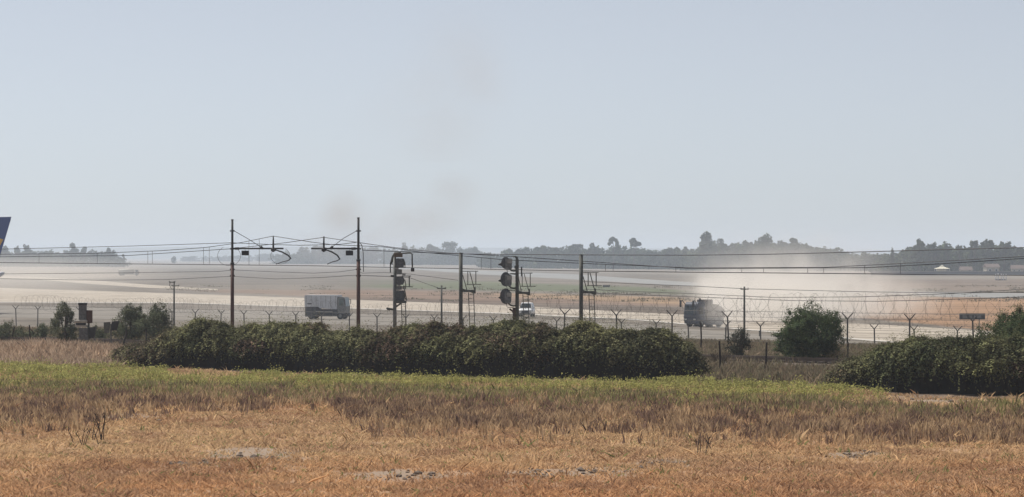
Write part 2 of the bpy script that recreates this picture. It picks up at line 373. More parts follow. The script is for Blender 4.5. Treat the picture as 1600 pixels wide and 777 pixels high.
# ------------------------------------------------------------------ masts with cantilevers
def mast(px, D, top, split, mirror, label):
    k = D / F; base = P(px, HY, D); base.z = -.1
    r = empty('catenary_mast', base, 0, label, 'railway mast', 'railway masts with cantilever arms')
    zt = EYE - (top - HY) * k + .1; zs = EYE - (split - HY) * k + .1
    MB().tube([(0, 0, -.4), (0, 0, zs)], [.13, .115], 12).build('lower_tube', M['mast_low'], r, True)
    MB().tube([(0, 0, zs - .02), (0, 0, zs + .12)], .135, 12).build('collar', M['mast_up'], r, True)
    MB().tube([(0, 0, zs), (0, 0, zt)], [.085, .075], 12).tube([(0, 0, zt - .01), (0, 0, zt + .05)], .09, 12).build('upper_tube', M['mast_up'], r, True)
    def L(x, yy): return ((x - px) * k, 0, EYE - (yy - HY) * k + .1)
    m = -1 if mirror else 1
    X = lambda d: px + m * d
    a = MB().tube([L(X(1), 388.5), L(X(80 if not mirror else 74), 388.5)], .055, 8); arm = a.build('cantilever_arm', M['dark'], r, True)
    MB().tube([L(X(4), 388.5), L(X(11), 388.5)], [.09, .09], 10).build('insulator', M['mast_up'], arm, True)
    px2 = X(64) if not mirror else X(54)
    MB().tube([L(px2, 394), L(px2, 369.5)], [.075, .045], 8).tube([L(px2 - 3.5, 390), L(px2 + 3.5, 390)], .12, 8).build('wire_support', M['dark'], arm, True)
    MB().tube([L(X(2), 360.5), L(X(24), 373), L(X(46 if not mirror else 42), 387)], .022, 6).build('stay_rod', M['dark'], r)
    MB().tube([L(X(44 if not mirror else 40) , 385), L(X(48 if not mirror else 44), 389)], .08, 8).build('insulator', M['mast_up'], arm, True)
    if not mirror: pts = [(430, 390.5), (441, 394), (450, 399), (454.5, 404), (451, 407), (441, 409.5), (431, 413)]
    else: pts = [(509, 390.5), (519, 394), (527, 399), (531, 405), (527, 407.5), (519, 409.5), (511, 413)]
    MB().tube([L(a_, b_) for a_, b_ in pts], [.04, .05, .05, .05, .035, .03, .025], 8).build('registration_arm', M['dark'], r, True)
    bx = X(20) if not mirror else X(14)
    q = L(bx, 395.5); MB().box(q[0] - .24, q[0] + .24, -.03, .03, q[2] - .16, q[2] + .16, .01).build('number_plate', M['dark'], r)
    q2 = L(bx, 388.5); MB().tube([(q[0], 0, q[2] + .15), (q[0], 0, q2[2])], .015, 5).build('plate_hanger', M['dark'], r)
    for yy in (361, 389, 421, 431): z = L(px, yy)[2]; MB().tube([(-.16, 0, z), (.16, 0, z)], .05, 8).build('clamp', M['mast_up'], r, True)
    MB().box(-.28, .28, -.28, .28, -.3, .35, .04).build('foundation', M['concrete'], r)
    return r
D1, D2 = 198 / (1 + .9 * (363 - 800) / F), 198 / (1 + .9 * (560 - 800) / F)
mast(363, D1, 344, 413, False, 'tall rusty brown railway mast with its cantilever arm reaching right')
mast(560, D2, 341, 408, True, 'tall rusty brown railway mast with its cantilever arm reaching left, beside the box truck')

def wireline(name, pts, rad, label, cat='overhead wire', droppers=None, upper=None, D=None, mat_='wire'):
    q = []
    DD = lambda x: (D if D else 198 / (1 + .9 * (x - 800) / F))
    xs = np.arange(pts[0][0], pts[-1][0] + 1, 12)
    xs = sorted(set(list(xs) + [p[0] for p in pts]))
    b = MB().tube([P(x, float(ip(x, pts)), DD(x)) for x in xs], rad, 5)
    o = b.build(name, M[mat_]); tag(o, label, cat)
    if droppers:
        for x in droppers:
            d = DD(x)
            MB().tube([P(x, float(ip(x, upper)), d), P(x, float(ip(x, pts)), d)], .012, 4).build('dropper', M['wire'], o)
    return o
def smooth(pts):
    return pts
mA = [(-150, 391), (0, 389.5), (208, 384.5), (362, 379.5), (395, 381), (430, 382.5), (470, 383.5), (530, 382), (556, 379)]
mB = [(-150, 400), (0, 397.5), (150, 396), (250, 392), (320, 387), (375, 379.5), (427, 369), (487, 378.5), (520, 382.5), (600, 386), (657, 394), (787, 406), (950, 413.5), (1080, 418.5), (1288, 418), (1405, 412), (1600, 401), (1750, 391)]
mC = [(-150, 403), (0, 401.5), (200, 399.5), (360, 389), (450, 379), (506, 371), (580, 382), (640, 390), (700, 395.5), (800, 401), (950, 411), (1080, 420), (1353, 418.5), (1470, 412.5), (1600, 404), (1750, 396)]
mD = [(566, 391), (719, 397), (911, 398.5), (1080, 399), (1200, 397.5), (1320, 394.5), (1600, 387), (1750, 382)]
ct = [(-150, 409.5), (0, 410.5), (153, 412), (360, 414), (495, 415.5), (560, 417), (719, 420), (904, 423.5), (1080, 425.5), (1353, 428), (1600, 430.5), (1750, 432)]
wireline('feeder_wire', mA, .02, 'uppermost thin wire tied to the left railway mast just above its arm')
wireline('messenger_wire', mB, .02, 'sagging wire carried on the spike of the right reaching cantilever arm')
wireline('messenger_wire', mC, .02, 'sagging wire carried on the spike of the left reaching cantilever arm')
wireline('feeder_wire', mD, .024, 'dark wire crossing in front of the distant tree line, above the sagging wires')
wireline('contact_wire', ct, .024, 'straight lowest railway wire hung by short droppers across the whole view',
         droppers=[61, 152, 231, 238, 318, 327, 389, 405, 600, 752, 767, 946, 958, 1056, 1159, 1193, 1262, 1287, 1351, 1407], upper=mB)
b = wireline('jumper_cable', [(563, 380), (565.5, 384), (567.5, 395), (567.6, 405), (567.7, 415), (568, 425)], .025, 'curved cable hanging down beside the right railway mast', 'cable')
for cxp, cyp, r_, lab in ((358, 400, 18, 'thin round cable loop hanging at the left railway mast'), (438, 400, 15, 'thin round cable loop hanging under the bent arm of the left mast')):
    d = 198 / (1 + .9 * (cxp - 800) / F)
    pts = [P(cxp + r_ * math.cos(t), cyp + (r_ * .85) * math.sin(t), d - .3) for t in np.linspace(R(-60), R(240), 26)]
    tag(MB().tube(pts, .012, 4).build('cable_loop', M['wire']), lab, 'cable')
UT = lambda x: 250 / (1 + .9 * (x - 800) / F)
def tel(pts, label, r=.02):
    xs = sorted(set(list(np.arange(pts[0][0], pts[-1][0], 14)) + [p[0] for p in pts]))
    tag(MB().tube([P(x, float(ip(x, pts)), UT(x)) for x in xs], r, 5).build('telephone_wire', M['wire']), label, 'overhead wire')
tel([(-100, 429), (140, 427), (340, 424.5), (365, 422), (430, 425), (490, 427), (530, 425), (556, 421.5), (566, 427), (600, 426), (641, 428.5), (716, 438)], 'upper slack wire below the contact wire between both masts and the first signal')
tel([(-100, 434), (150, 438), (260, 437), (340, 433), (365, 432), (430, 436), (500, 434), (556, 430), (640, 434), (690, 452)], 'lower slack wire ending at the short pole between signal and ladder post')
tel([(911, 440), (1000, 444), (1080, 447), (1166, 451.5), (1346, 456), (1486, 458), (1600, 457), (1700, 455)], 'upper of the three wires at the short pole beside the dust cloud')
tel([(911, 452), (1000, 456), (1080, 459), (1210, 465), (1346, 464), (1486, 459), (1600, 452), (1700, 446)], 'middle of the three wires passing through the dust cloud')
tel([(911, 458), (1000, 461), (1080, 464), (1242, 470), (1372, 471), (1486, 468), (1600, 464), (1700, 460)], 'lowest of the three wires passing through the dust cloud')

def short_pole(px, top, arms, label):
    D = UT(px); k = D / F; x, yv = (px - CX) * k, D; zb = zg1(x, yv)
    r = empty('utility_pole', (x, yv, zb), 0, label, 'utility pole', 'short utility poles behind the hedge')
    h = EYE - (top - HY) * k - zb
    MB().tube([(0, 0, -.3), (0, 0, h)], [.09, .065], 8).build('pole', M['galvd'], r, True)
    for (a, b_, yy, t) in arms:
        z = EYE - (yy - HY) * k - zb
        MB().box(a * k, b_ * k, -.05, .05, z - .04, z + .04, .01).build('crossarm', M['galvd'], r)
        for q in (a + .6, b_ - .6):
            MB().tube([(q * k, 0, z), (q * k, 0, z + .12)], [.04, .03], 6).build('insulator', M['galv'], r)
    return r
r = short_pole(272, 440, [(-8, 2, 441, 0), (-4, 8, 447, 0)], 'short utility pole with two crossarms left of the masts')
k = UT(272) / F; zb = r.location.z
MB().tube([(-6 * k, 0, EYE - 41 * k - zb), (-7 * k, 0, EYE - 46 * k - zb), (-3 * k, 0, EYE - 53 * k - zb), (0, 0, EYE - 50 * k - zb)], .03, 6).build('cable_bracket', M['galvd'], r)
short_pole(690, 446, [(-7, 7, 451, 0)], 'short utility pole with one crossarm between a signal and a ladder post')
short_pole(1163, 448, [(-6, 6.5, 452, 0)], 'short utility pole with one crossarm in front of the dust cloud')

# ------------------------------------------------------------------ signals and ladder posts
class Rel:
    def __init__(s, px, name, label, cat, group=None, u=198):
        s.px = px; s.D = u / (1 + .9 * (px - 800) / F); s.k = s.D / F; s.r = empty(name, ((px - CX) * s.k, s.D, 0), 0, label, cat, group)
    def p(s, x, yy, d=0.0): return ((x - s.px) * s.k, d, EYE - (yy - HY) * s.k)
    def bar(s, pts, rad=.03, d=0.0, n=6): return MB().tube([s.p(a, b_, d) for a, b_ in pts], rad, n)
    def blk(s, x0, x1, y0, y1, d0, d1, bev=.02):
        a, c = s.p(x0, y1), s.p(x1, y0); return MB().box(a[0], c[0], d0, d1, a[2], c[2], bev)
def cage(s, dx, dy, ladder_bottom, post):
    """guard rails, platform and ladder hung on the right side of a post"""
    q = lambda pts: [(x + dx, yy + dy) for x, yy in pts]
    b = MB()
    for d in (-.35, .35):
        b.tube([s.p(*z, d) for z in q([(post, 424), (747, 424)])], .022, 5)
        b.tube([s.p(*z, d) for z in q([(729, 444.5), (752, 444.5)])], .022, 5)
        b.tube([s.p(*z, d) for z in q([(731, 424), (731, 444)])], .022, 5)
        b.tube([s.p(*z, d) for z in q([(743.5, 424), (743.5, 444)])], .025, 5)
        b.tube([s.p(*z, d) for z in q([(post + 1, 430), (729.5, 453)])], .022, 5)
        b.tube([s.p(*z, d) for z in q([(734, 425), (741.5, 453)])], .022, 5)
    for x, yy in ((743.5, 424), (743.5, 444), (731, 424)):
        b.tube([s.p(x + dx, yy + dy, -.35), s.p(x + dx, yy + dy, .35)], .02, 5)
    b.build('guard_rail', M['galvd'], s.r)
    a, c = s.p(post + dx, 456.5 + dy), s.p(743 + dx, 453 + dy)
    MB().box(a[0], c[0], -.4, .4, a[2], c[2], .01).tube([s.p(post + dx, 452 + dy), s.p(743 + dx, 458 + dy)], .05, 6).tube([s.p(742 + dx, 449 + dy), s.p(742 + dx, 458 + dy)], .06, 6).build('platform', M['galvd'], s.r)
    b = MB()
    for x0, x1 in ((732, 735.6), (740, 743.4)):
        b.tube([s.p(x0 + dx, 457 + dy, -.1), s.p(x1 + dx, ladder_bottom, -.1)], .03, 6)
    for t in np.linspace(.04, .97, 16):
        yy = 457 + dy + (ladder_bottom - 457 - dy) * t
        b.tube([s.p(732 + dx + 3.6 * t, yy, -.1), s.p(740 + dx + 3.4 * t, yy, -.1)], .012, 5)
    b.build('ladder', M['galvd'], s.r)
for px_, dx, dy, top, lab in ((720, 0, 0, 395, 'grey post with ladder and caged platform, the left one of two without lamps'), (908, 188, 2, 397.5, 'grey post with ladder and caged platform, the right one of two without lamps')):
    s = Rel(px_, 'ladder_post', lab, 'ladder post', 'ladder posts seen from the rear')
    MB().tube([s.p(px_, 545), s.p(px_, top + 1)], .118, 12).tube([s.p(px_, top + 1.2), s.p(px_, top)], .125, 12).build('pole', M['galvd'], s.r, True)
    cage(s, dx, dy, 548, 722)
    MB().box(-.3, .3, -.3, .3, -.2, .3, .03).build('foundation', M['concrete'], s.r)

# signal with three round backed heads
s = Rel(808, 'railway_signal', 'railway signal with three round dark lamp heads and a caged ladder', 'railway signal')
MB().tube([s.p(808, 545), s.p(808, 406), s.p(807.3, 402.5), s.p(804.5, 401), s.p(801, 400.8)], [.13, .1, .07, .05, .03], 12).build('pole', M['galvd'], s.r, True)
s.blk(803.8, 807.5, 415, 420, -.1, .1).build('terminal_box', M['galvd'], s.r)
MB().tube([s.p(815, 417), s.p(815, 432)], .05, 6).build('bracket', M['galvd'], s.r)
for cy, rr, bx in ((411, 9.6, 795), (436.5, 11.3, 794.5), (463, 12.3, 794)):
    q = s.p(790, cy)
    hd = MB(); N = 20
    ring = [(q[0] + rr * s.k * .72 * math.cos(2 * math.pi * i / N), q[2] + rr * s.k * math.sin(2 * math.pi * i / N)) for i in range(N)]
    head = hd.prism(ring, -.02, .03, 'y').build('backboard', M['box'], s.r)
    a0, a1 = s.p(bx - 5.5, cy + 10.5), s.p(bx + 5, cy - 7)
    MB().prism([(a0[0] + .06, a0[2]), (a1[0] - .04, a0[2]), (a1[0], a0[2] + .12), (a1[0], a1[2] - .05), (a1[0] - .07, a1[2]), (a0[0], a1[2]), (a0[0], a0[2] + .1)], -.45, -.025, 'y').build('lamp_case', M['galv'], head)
    MB().box(a1[0] - .28, a1[0] + .02, -.5, -.455, a1[2] - .3, a1[2] - .06, .01).build('highlight_plate', M['pale'], head)  # invented pale plate, a painted highlight on the backlit case
    MB().tube([(a0[0] + .1, -.3, a0[2] + .02), (a0[0] + .15, -.2, a0[2] - .25), (a1[0] + .2, 0, a0[2] - .3)], .02, 5).build('cable', M['dark'], head)
    hood = MB()
    c0 = s.p(783.5, cy + 2)
    hood.tube([(c0[0] + .22, .3, c0[2]), (c0[0] - .02, .32, c0[2]), (c0[0] - .2, .32, c0[2] - .02)], [.26, .12, .02], 10).build('hood', M['dark'], head)
    MB().tube([s.p(bx, cy + rr - 2, .05), s.p(bx + 4, cy + rr + 2, .05), s.p(803, cy + rr + 3, .05), s.p(808, cy + rr + 1.5, .05)], .055, 8).build('bracket', M['galvd'], s.r, True)
MB().tube([s.p(797, 428, .05), s.p(808, 428, .05)], .045, 6).build('bracket', M['galvd'], s.r)
cage(s, 85, 3, 548, 724)
MB().tube([s.p(796, 483), s.p(800, 485.5), s.p(803, 490)], .06, 6).tube([s.p(803, 484), s.p(803, 540)], .05, 6).build('conduit', M['rust'], s.r)
s.blk(801, 806, 481, 500, -.15, .15).build('cable_cabinet', M['rust'], s.r)
s.blk(803.5, 812.5, 536, 546, -.3, .3).build('foundation', M['concrete'], s.r)

# stacked signal with a hanging pipe
s = Rel(617, 'railway_signal', 'railway signal with stacked square lamp units and a pipe hanging right, behind the hedge', 'railway signal')
MB().tube([s.p(617, 545), s.p(616.5, 398)], [.125, .1], 12).build('pole', M['galv'], s.r, True)
MB().tube([s.p(611, 412), s.p(614, 402), s.p(617, 397), s.p(627, 395.5)], [.07, .1, .12, .1], 8).build('top_bracket', M['galvd'], s.r, True)
s.blk(616, 629, 395.5, 402, -.3, .25, .04).build('top_box', M['brown'], s.r)
MB().tube([s.p(628, 396), s.p(641, 395.5), s.p(644, 397), s.p(644.3, 420)], .045, 8).build('pipe', M['galvd'], s.r, True)
s.blk(642, 647.5, 419, 424.5, -.12, .12, .03).build('pipe_head', M['dark'], s.r)
units = [(619, 631, 404, 418, 0), (618.5, 628, 421, 429, 1), (619, 630.5, 432, 445, 0), (619, 628, 447, 453, 1), (619, 632, 454, 470, 0)]
for x0, x1, y0, y1, t in units:
    u_ = s.blk(x0, x1, y0, y1, -.25, .2, .05).build('lamp_unit', M['box' if t == 0 else 'galv'], s.r)
    if t == 0:
        q = s.p((x0 + x1) / 2, (y0 + y1) / 2); MB().tube([(q[0] - .05, .2, q[2]), (q[0] - .05, .42, q[2] - .03)], [.2, .17], 12).build('hood', M['dark'], u_)
        a = s.p(x1 - 1, (y0 + y1) / 2); MB().box(a[0] - .02, a[0] + .09, -.12, .1, a[2] - .15, a[2] + .15, .03).build('side_cover', M['galvd'], u_)
for (x0, x1, y0, y1) in ((628.5, 634, 427, 430.5), (618, 623, 418.5, 421), (621, 626, 445, 447.5), (619, 624, 452, 455), (629, 632, 448, 452)): s.blk(x0, x1, y0, y1, -.3, -.1, .015).build('highlight_box', M['pale'], s.r)  # added pale boxes that stand in for highlights on the backlit units
for (x0, y0, x1, y1) in ((631, 405, 633, 418), (618, 403, 619, 470), (632.5, 437, 634, 452), (626, 455, 634, 468)): MB().tube([s.p(x0, y0, -.2), s.p((x0 + x1) / 2 + 1, (y0 + y1) / 2, -.25), s.p(x1, y1, -.2)], .03, 5).build('conduit', M['galvd'], s.r)
MB().tube([s.p(610, 411), s.p(610, 426)], .04, 6).tube([s.p(610, 413), s.p(616, 413)], .03, 6).build('side_rod', M['dark'], s.r)
s.blk(610.5, 617, 430, 433, -.1, .1).build('bracket', M['dark'], s.r)
MB().box(s.p(616, 474)[0], s.p(635, 474)[0], -.4, .4, s.p(0, 474)[2], s.p(0, 470)[2], .02).build('platform', M['galvd'], s.r)
MB().tube([s.p(605, 482.5), s.p(617, 484)], .07, 8).tube([s.p(604, 481.5), s.p(609, 485)], .06, 6).tube([s.p(617, 481), s.p(628, 473)], .06, 6).build('base_arm', M['galvd'], s.r)
for d in (-.35, .35):
    b = MB(); b.tube([s.p(628, 431.5, d), s.p(642, 431.5, d)], .025, 5).tube([s.p(639.5, 431, d), s.p(639.5, 448, d)], .028, 5).tube([s.p(628, 448.3, d), s.p(645, 448.3, d)], .025, 5).tube([s.p(631, 446, d), s.p(635.5, 470, d)], .022, 5)
    b.build('guard_rail', M['galvd'], s.r)
b = MB()
for x0, x1 in ((627, 630), (633.5, 636)): b.tube([s.p(x0, 472, -.1), s.p(x1, 545, -.1)], .03, 6)
for t in np.linspace(.05, .95, 18): b.tube([s.p(627 + 3 * t, 472 + 73 * t, -.1), s.p(633.5 + 2.5 * t, 472 + 73 * t, -.1)], .012, 5)
b.build('ladder', M['galvd'], s.r)
MB().box(-.3, .3, -.3, .3, -.2, .25, .03).build('foundation', M['concrete'], s.r)

# brown stone hut wall behind the middle signal
q = P(796, 520, 214)
h = empty('equipment_hut', (q.x, 214, 0), 0, 'low brown rendered equipment hut just behind the hedge at the middle signal', 'hut')
MB().box(-.85, .85, -.5, .9, -.2, 1.45, .02).build('wall', M['brown'], h)
MB().box(-.95, .95, -.6, 1.0, 1.452, 1.56, .02).build('roof', M['concrete'], h)

# old ground signal / cabinets on the left
s = Rel(132, 'trackside_cabinet', 'cluster of weathered trackside boxes stacked on two posts at the left', 'trackside cabinet', u=172)
s.blk(123.5, 135, 476, 500, -.2, .2, .02).build('tall_case', M['box'], s.r)
s.blk(122.8, 135.6, 473.5, 476.6, -.24, .24, .02).build('case_lid', M['dark'], s.r)
s.blk(135.3, 144, 485, 505, -.15, .2, .02).build('rusty_case', M['rust'], s.r)
s.blk(117, 137, 500.5, 504.5, -.35, .3, .03).build('pale_tray', M['pale'], s.r)
s.blk(119, 134, 504.8, 508, -.3, .25, .02).build('dark_tray', M['dark'], s.r)
s.blk(118, 136, 508.2, 511, -.33, .28, .02).build('pale_tray', M['pale'], s.r)
s.blk(124, 138, 513, 531, -.3, .25, .03).build('lower_case', M['box'], s.r)
MB().prism([(s.p(138.5, 0)[0], s.p(0, 512)[2]), (s.p(150, 0)[0], s.p(0, 511)[2]), (s.p(148, 0)[0], s.p(0, 528)[2]), (s.p(141, 0)[0], s.p(0, 529)[2])], -.2, .15, 'y').build('open_flap', M['dark'], s.r)
s.blk(128, 133, 530, 566, -.15, .1, .02).build('post', M['box'], s.r); s.blk(137, 140, 505, 566, -.1, .1, .02).build('post', M['galvd'], s.r)
s = Rel(173, 'trackside_sign', 'two dark tilted sign panels on a thin post beside the stacked boxes', 'sign', u=172)
MB().tube([s.p(173, 566), s.p(173.5, 506)], .05, 8).build('post', M['galvd'], s.r)
X_ = lambda x: s.p(x, 0)[0]; Z_ = lambda v: s.p(0, v)[2]
MB().prism([(X_(175), Z_(502.5)), (X_(186), Z_(501.5)), (X_(183), Z_(516)), (X_(173), Z_(517))], -.06, .0, 'y').build('panel', M['dark'], s.r)
MB().prism([(X_(162), Z_(504)), (X_(172.5), Z_(503)), (X_(171), Z_(520)), (X_(163), Z_(521))], -.02, .03, 'y').build('panel', M['galvd'], s.r)

# wooden stakes
for i, (x0, y0, x1, y1, D, lab) in enumerate((
        (1124, 533, 1125, 588, 160, 'upright dark wooden stake right of the end of the long hedge'),
        (1198, 535, 1194, 586, 162, 'leaning dark wooden stake between the thin bush and the round green bush'),
        (1325, 537, 1321, 592, 160, 'dark wooden stake at the left end of the right hand bramble'),
        (101, 512, 102, 552, 196, 'thin wooden stake under the small tree at the left'),
        (46, 508, 46, 545, 204, 'thin wooden stake farthest left in the green scrub'),
        (228, 513, 228, 545, 200, 'thin wooden stake in front of the pair of shrubs'),
        (1095, 504, 1095, 548, 205, 'thin plain grey post below the dusty truck'))):
    a, c = P(x1, y1, D), P(x0, y0, D); a.z = min(a.z, zg1(a.x, a.y)) - .15
    md = (a + c) / 2 + Vector((.03, 0, 0))
    tag(MB().tube([a, md, c], [.06, .052, .045], 7).build('wooden_stake', M['wood']), lab, 'stake', 'old stakes along the track')
a = P(192, 545, 190); a.z = -.2
tag(MB().tube([a, P(194, 532, 190), P(197.5, 522, 190), P(197, 512, 190)], [.08, .07, .06, .04], 7).build('bent_stake', M['wood']), 'bent dark stake right of the tilted sign panels', 'stake')

# ------------------------------------------------------------------ fences
def ypost(h, arm, lean=0.0):
    b = MB().tube([(0, 0, -.4), (0, 0, h)], .055, 8)
    for q in (-1, 1): b.tube([(0, 0, h - .03), (q * arm, 0, h + arm * 1.05)], [.045, .034], 6)
    return b
def fence(name, A, B, n, hz, arm, skip, label, coil, cr):
    A, B = Vector(A), Vector(B)
    root = empty(name, ((A.x + B.x) / 2, (A.y + B.y) / 2, 0), 0, label, 'fence'); off = root.location.copy()
    def pt(t):
        p = A.lerp(B, t); return Vector((p.x, p.y, 0))
    base = None; tops = []
    for i in range(n):
        t = i / (n - 1); p = pt(t); z = zg1(p.x, p.y); top = hz; tops.append(Vector((p.x, p.y, top)))
        if i in skip: continue
        if base is None:
            o = ypost(1.0, arm).build('post', M['post'], root); base = o; me = o.data; o.data = me
        else:
            o = base.copy(); COL.objects.link(o); o.parent = root
        bb = ypost(top - z - arm, arm).build('post', M['post'], root); bpy.data.objects.remove(o) if o is not base else None
        bb.location = (p.x - off.x, p.y - off.y, z); bb.rotation_euler = (random.uniform(-.05, .05), random.uniform(-.05, .05), random.uniform(-.15, .15))
        bb.name = 'post'
    bpy.data.objects.remove(base)
    b = MB()
    for f in (.12, .35, .6, .85, 1.0):
        b.tube([Vector((q.x, q.y, zg1(q.x, q.y) + (q.z - arm - zg1(q.x, q.y)) * f)) - off for q in tops], .009, 4)
    for sgn in (-1, 1):
        b.tube([q + Vector((sgn * arm * .9, 0, 0)) - off for q in tops], .008, 4)
    b.build('strand_wire', M['post'], root)
    # concertina coil
    t0, t1 = coil; L = (B - A).length * (t1 - t0); turns = int(L / .55); pts = []
    rr = cr
    for i in range(turns * 12):
        f = i / (turns * 12); p = pt(t0 + (t1 - t0) * f); a = 2 * math.pi * i / 12
        w1 = 1 + .28 * math.sin(i * .013) + .3 * (float(vnoise(i * .06, 0, 0, 9)) - .5) + .35 * (float(vnoise(i * .21, 5, 0, 4)) - .5)
        ax = (B - A).normalized() * (.9 * math.sin(a * .5 + .3) + .8 * float(vnoise(i * .04, 3, 0, 2)))
        pts.append(Vector((p.x, p.y, hz + rr * .55)) + Vector((ax.x, ax.y, 0)) + Vector((rr * .5 * w1 * math.cos(a), rr * .6 * w1 * math.cos(a), rr * w1 * math.sin(a))) - off)
    MB().tube(pts, .0065, 4).build('razor_wire', M['post'], root)
    return root
Aw = lambda px, D: ((px - CX) * D / F, D, 0)
# the row runs on a straight line in the world
fence('security_fence', Aw(26, 336), Aw(1560, 234), 34, .8, .33, (4, 6), 'long fence of forked posts with coiled razor wire along the airfield side', (0, 1), .62)
fence('security_fence', Aw(800, 230.6), Aw(1625, 200.8), 10, 2.25, .38, (0, 5), 'nearer fence of taller forked posts with large razor wire coils at the right', (.05, 1), .75)

# small airfield objects
def bollard(px, y0, y1, lab):
    D = F * 9 / (y1 - HY); k = D / F; q = gpt(px, y1, -3, 0)
    r = empty('marker_post', q, 0, lab, 'marker post', 'small marker posts by the perimeter road')
    h = (y1 - y0) * k; MB().tube([(0, 0, 0), (0, 0, h * .8)], [.09, .08], 8).build('stem', M['galvd'], r); MB().tube([(0, 0, h * .8), (0, 0, h)], [.1, .1], 8).build('cap', M['dark'], r)
bollard(1134, 512, 522, 'small marker post left of the thin dark bush'); bollard(1187, 517, 526, 'small marker post right of the short utility pole')
for (x0, x1, y0, y1, yb, pxs, lab, cat) in ((1499, 1539, 490, 499.5, 522, (1530,), 'dark oblong airfield sign on posts at the right of the runway', 'airfield sign'), (942, 953, 445.5, 448.5, 450, (944, 951), 'tiny low airfield sign by the far taxiway', 'airfield sign')):
    q = gpt((x0 + x1) / 2, yb, -3, 0); k = q.y / F; r = empty('airfield_sign', q, 0, lab, cat)
    xc = (x0 + x1) / 2
    MB().box((x0 - xc) * k, (x1 - xc) * k, -.12, .12, (yb - y1) * k, (yb - y0) * k, .03).build('panel', M['dark'], r)
    for i, (a, c) in enumerate(((.12, .3), (.36, .5), (.56, .62), (.68, .85))):
        w_ = (x1 - x0) * k; MB().box((x0 - xc) * k + a * w_, (x0 - xc) * k + c * w_, -.14, -.123, (yb - y1) * k + .15, (yb - y0) * k - .2 if x1 - x0 > 20 else (yb - y0) * k - .05).build('panel_insert', M['box'], r)
    for pxx in pxs: MB().tube([((pxx - xc) * k, 0, 0), ((pxx - xc) * k, 0, (yb - y1) * k + .02)], .06, 8).build('post', M['galvd'], r)
q = gpt(1564, 438, -3, 0); k = q.y / F
r = empty('antenna_array', q, 0, 'row of pale upright antenna panels at the far right of the field', 'antenna')
for x in (1556, 1559.5, 1564.5, 1568, 1572):
    MB().box((x - 1564 - .7) * k, (x - 1564 + .7) * k, -.15, .15, .1, 2.3 + .2 * (x % 2), .03).build('antenna_panel', M['white'], r)
MB().box(-9 * k, 9 * k, -.1, .1, .0, .35, .02).build('base_beam', M['galvd'], r)
# far boundary wall, gazebo and house
wl = empty('boundary_wall', (200, 1480, -3), 0, 'long low grey boundary wall in front of the right hand trees', 'wall')
b = MB().box(-34, 140, -.15, .15, 0, 1.75); b.build('wall_panel', M['wall'], wl)
MB().box(-34, 140, -.25, .25, 1.753, 1.93).build('coping', M['concrete'], wl)
b = MB()
k = 1500 / F; q = P(1472, 427, 1500)
r = empty('gazebo', (q.x, 1500, -3), 0, 'cream pyramid roofed gazebo tent in front of the right hand trees', 'gazebo')
b = MB(); b._add([(-3.4, -3, 3), (3.4, -3, 3), (3.4, 3, 3), (-3.4, 3, 3), (0, 0, 4.9), (-1.2, -1, 3.7), (1.2, -1, 3.7), (1.2, 1, 3.7), (-1.2, 1, 3.7)],
    [(0, 1, 6, 5), (1, 2, 7, 6), (2, 3, 8, 7), (3, 0, 5, 8), (5, 6, 4), (6, 7, 4), (7, 8, 4), (8, 5, 4), (0, 3, 2, 1)]); b.build('canopy', M['canvas'], r)
for x in (-3.1, 3.1):
    for y_ in (-2.7, 2.7): MB().tube([(x, y_, 0), (x, y_, 3)], .08, 6).build('leg', M['white'], r)
MB().box(-2.4, 2.4, 2.2, 2.3, 0.3, 2.7).build('back_wall', M['canvas'], r)
def house(px, w_, h_, rot, lab, nwin, D=1506):
    q = P(px, 420, D); r = empty('house', (q.x, D, -3), rot, lab, 'house')
    wa = MB().box(-w_ / 2, w_ / 2, -3.5, 3.5, 0, h_).build('wall', M['cream'], r)
    MB().prism([(-4.2, h_ + .003), (4.2, h_ + .003), (0, h_ + 1.7)], -w_ / 2 - .4, w_ / 2 + .4, 'x').build('roof', M['tile'], r)
    for i in range(nwin):
        x = -w_ / 2 + w_ * (i + .5) / nwin
        f = MB().box(x - .65, x + .65, -3.56, -3.503, h_ * .45, h_ * .8).build('window', M['white'], r)
        MB().box(x - .5, x + .5, -3.6, -3.563, h_ * .49, h_ * .76).build('pane', M['glass'], f)
    MB().box(w_ / 2 - 1.6, w_ / 2 - .6, -3.55, -3.503, 0, 2.1).build('door', M['wood'], r)
house(1549, 6, 3.6, .1, 'small cream house under tiled roof among the far right trees', 2)
house(1592, 7, 3.0, -.1, 'low cream house at the very right edge among trees', 3)
house(1509, 5, 2.3, .0, 'very small pale shed house right of the cream gazebo', 2)

# ------------------------------------------------------------------ vehicles
def wheel(parent, x, y_, r_, w_=.3):
    t = MB().tube([(x, y_ - w_ / 2, r_), (x, y_ + w_ / 2, r_)], r_, 18).build('wheel', M['rubber'], parent)
    MB().tube([(x, y_ - w_ / 2 - .012, r_), (x, y_ + w_ / 2 + .012, r_)], r_ * .52, 12).build('rim', M['galv'], t); return t
q = gpt(511, 499, -3, .03)
tk = empty('box_truck', q, R(-14), 'dusty box truck with light grey body and dark lower skirts driving right', 'truck')
MB().prism([(-2.95, 1.75), (-.9, 1.75), (-.75, 1.55), (1.75, 1.4), (1.85, 1.5), (1.85, 3.35), (-2.9, 3.35), (-2.97, 3.2)], -1.22, 1.22, 'y').build('cargo_box', M['tbox'], tk)
MB().box(-2.9, 1.85, -1.24, 1.24, 3.352, 3.42, .01).build('roof_panel', M['white'], tk)
MB().box(-2.9, -1.2, -1.2, 1.2, .35, 1.74, .03).box(-1.2, 1.75, -1.15, 1.15, .4, 1.39, .03).build('skirt', M['skirt'], tk)
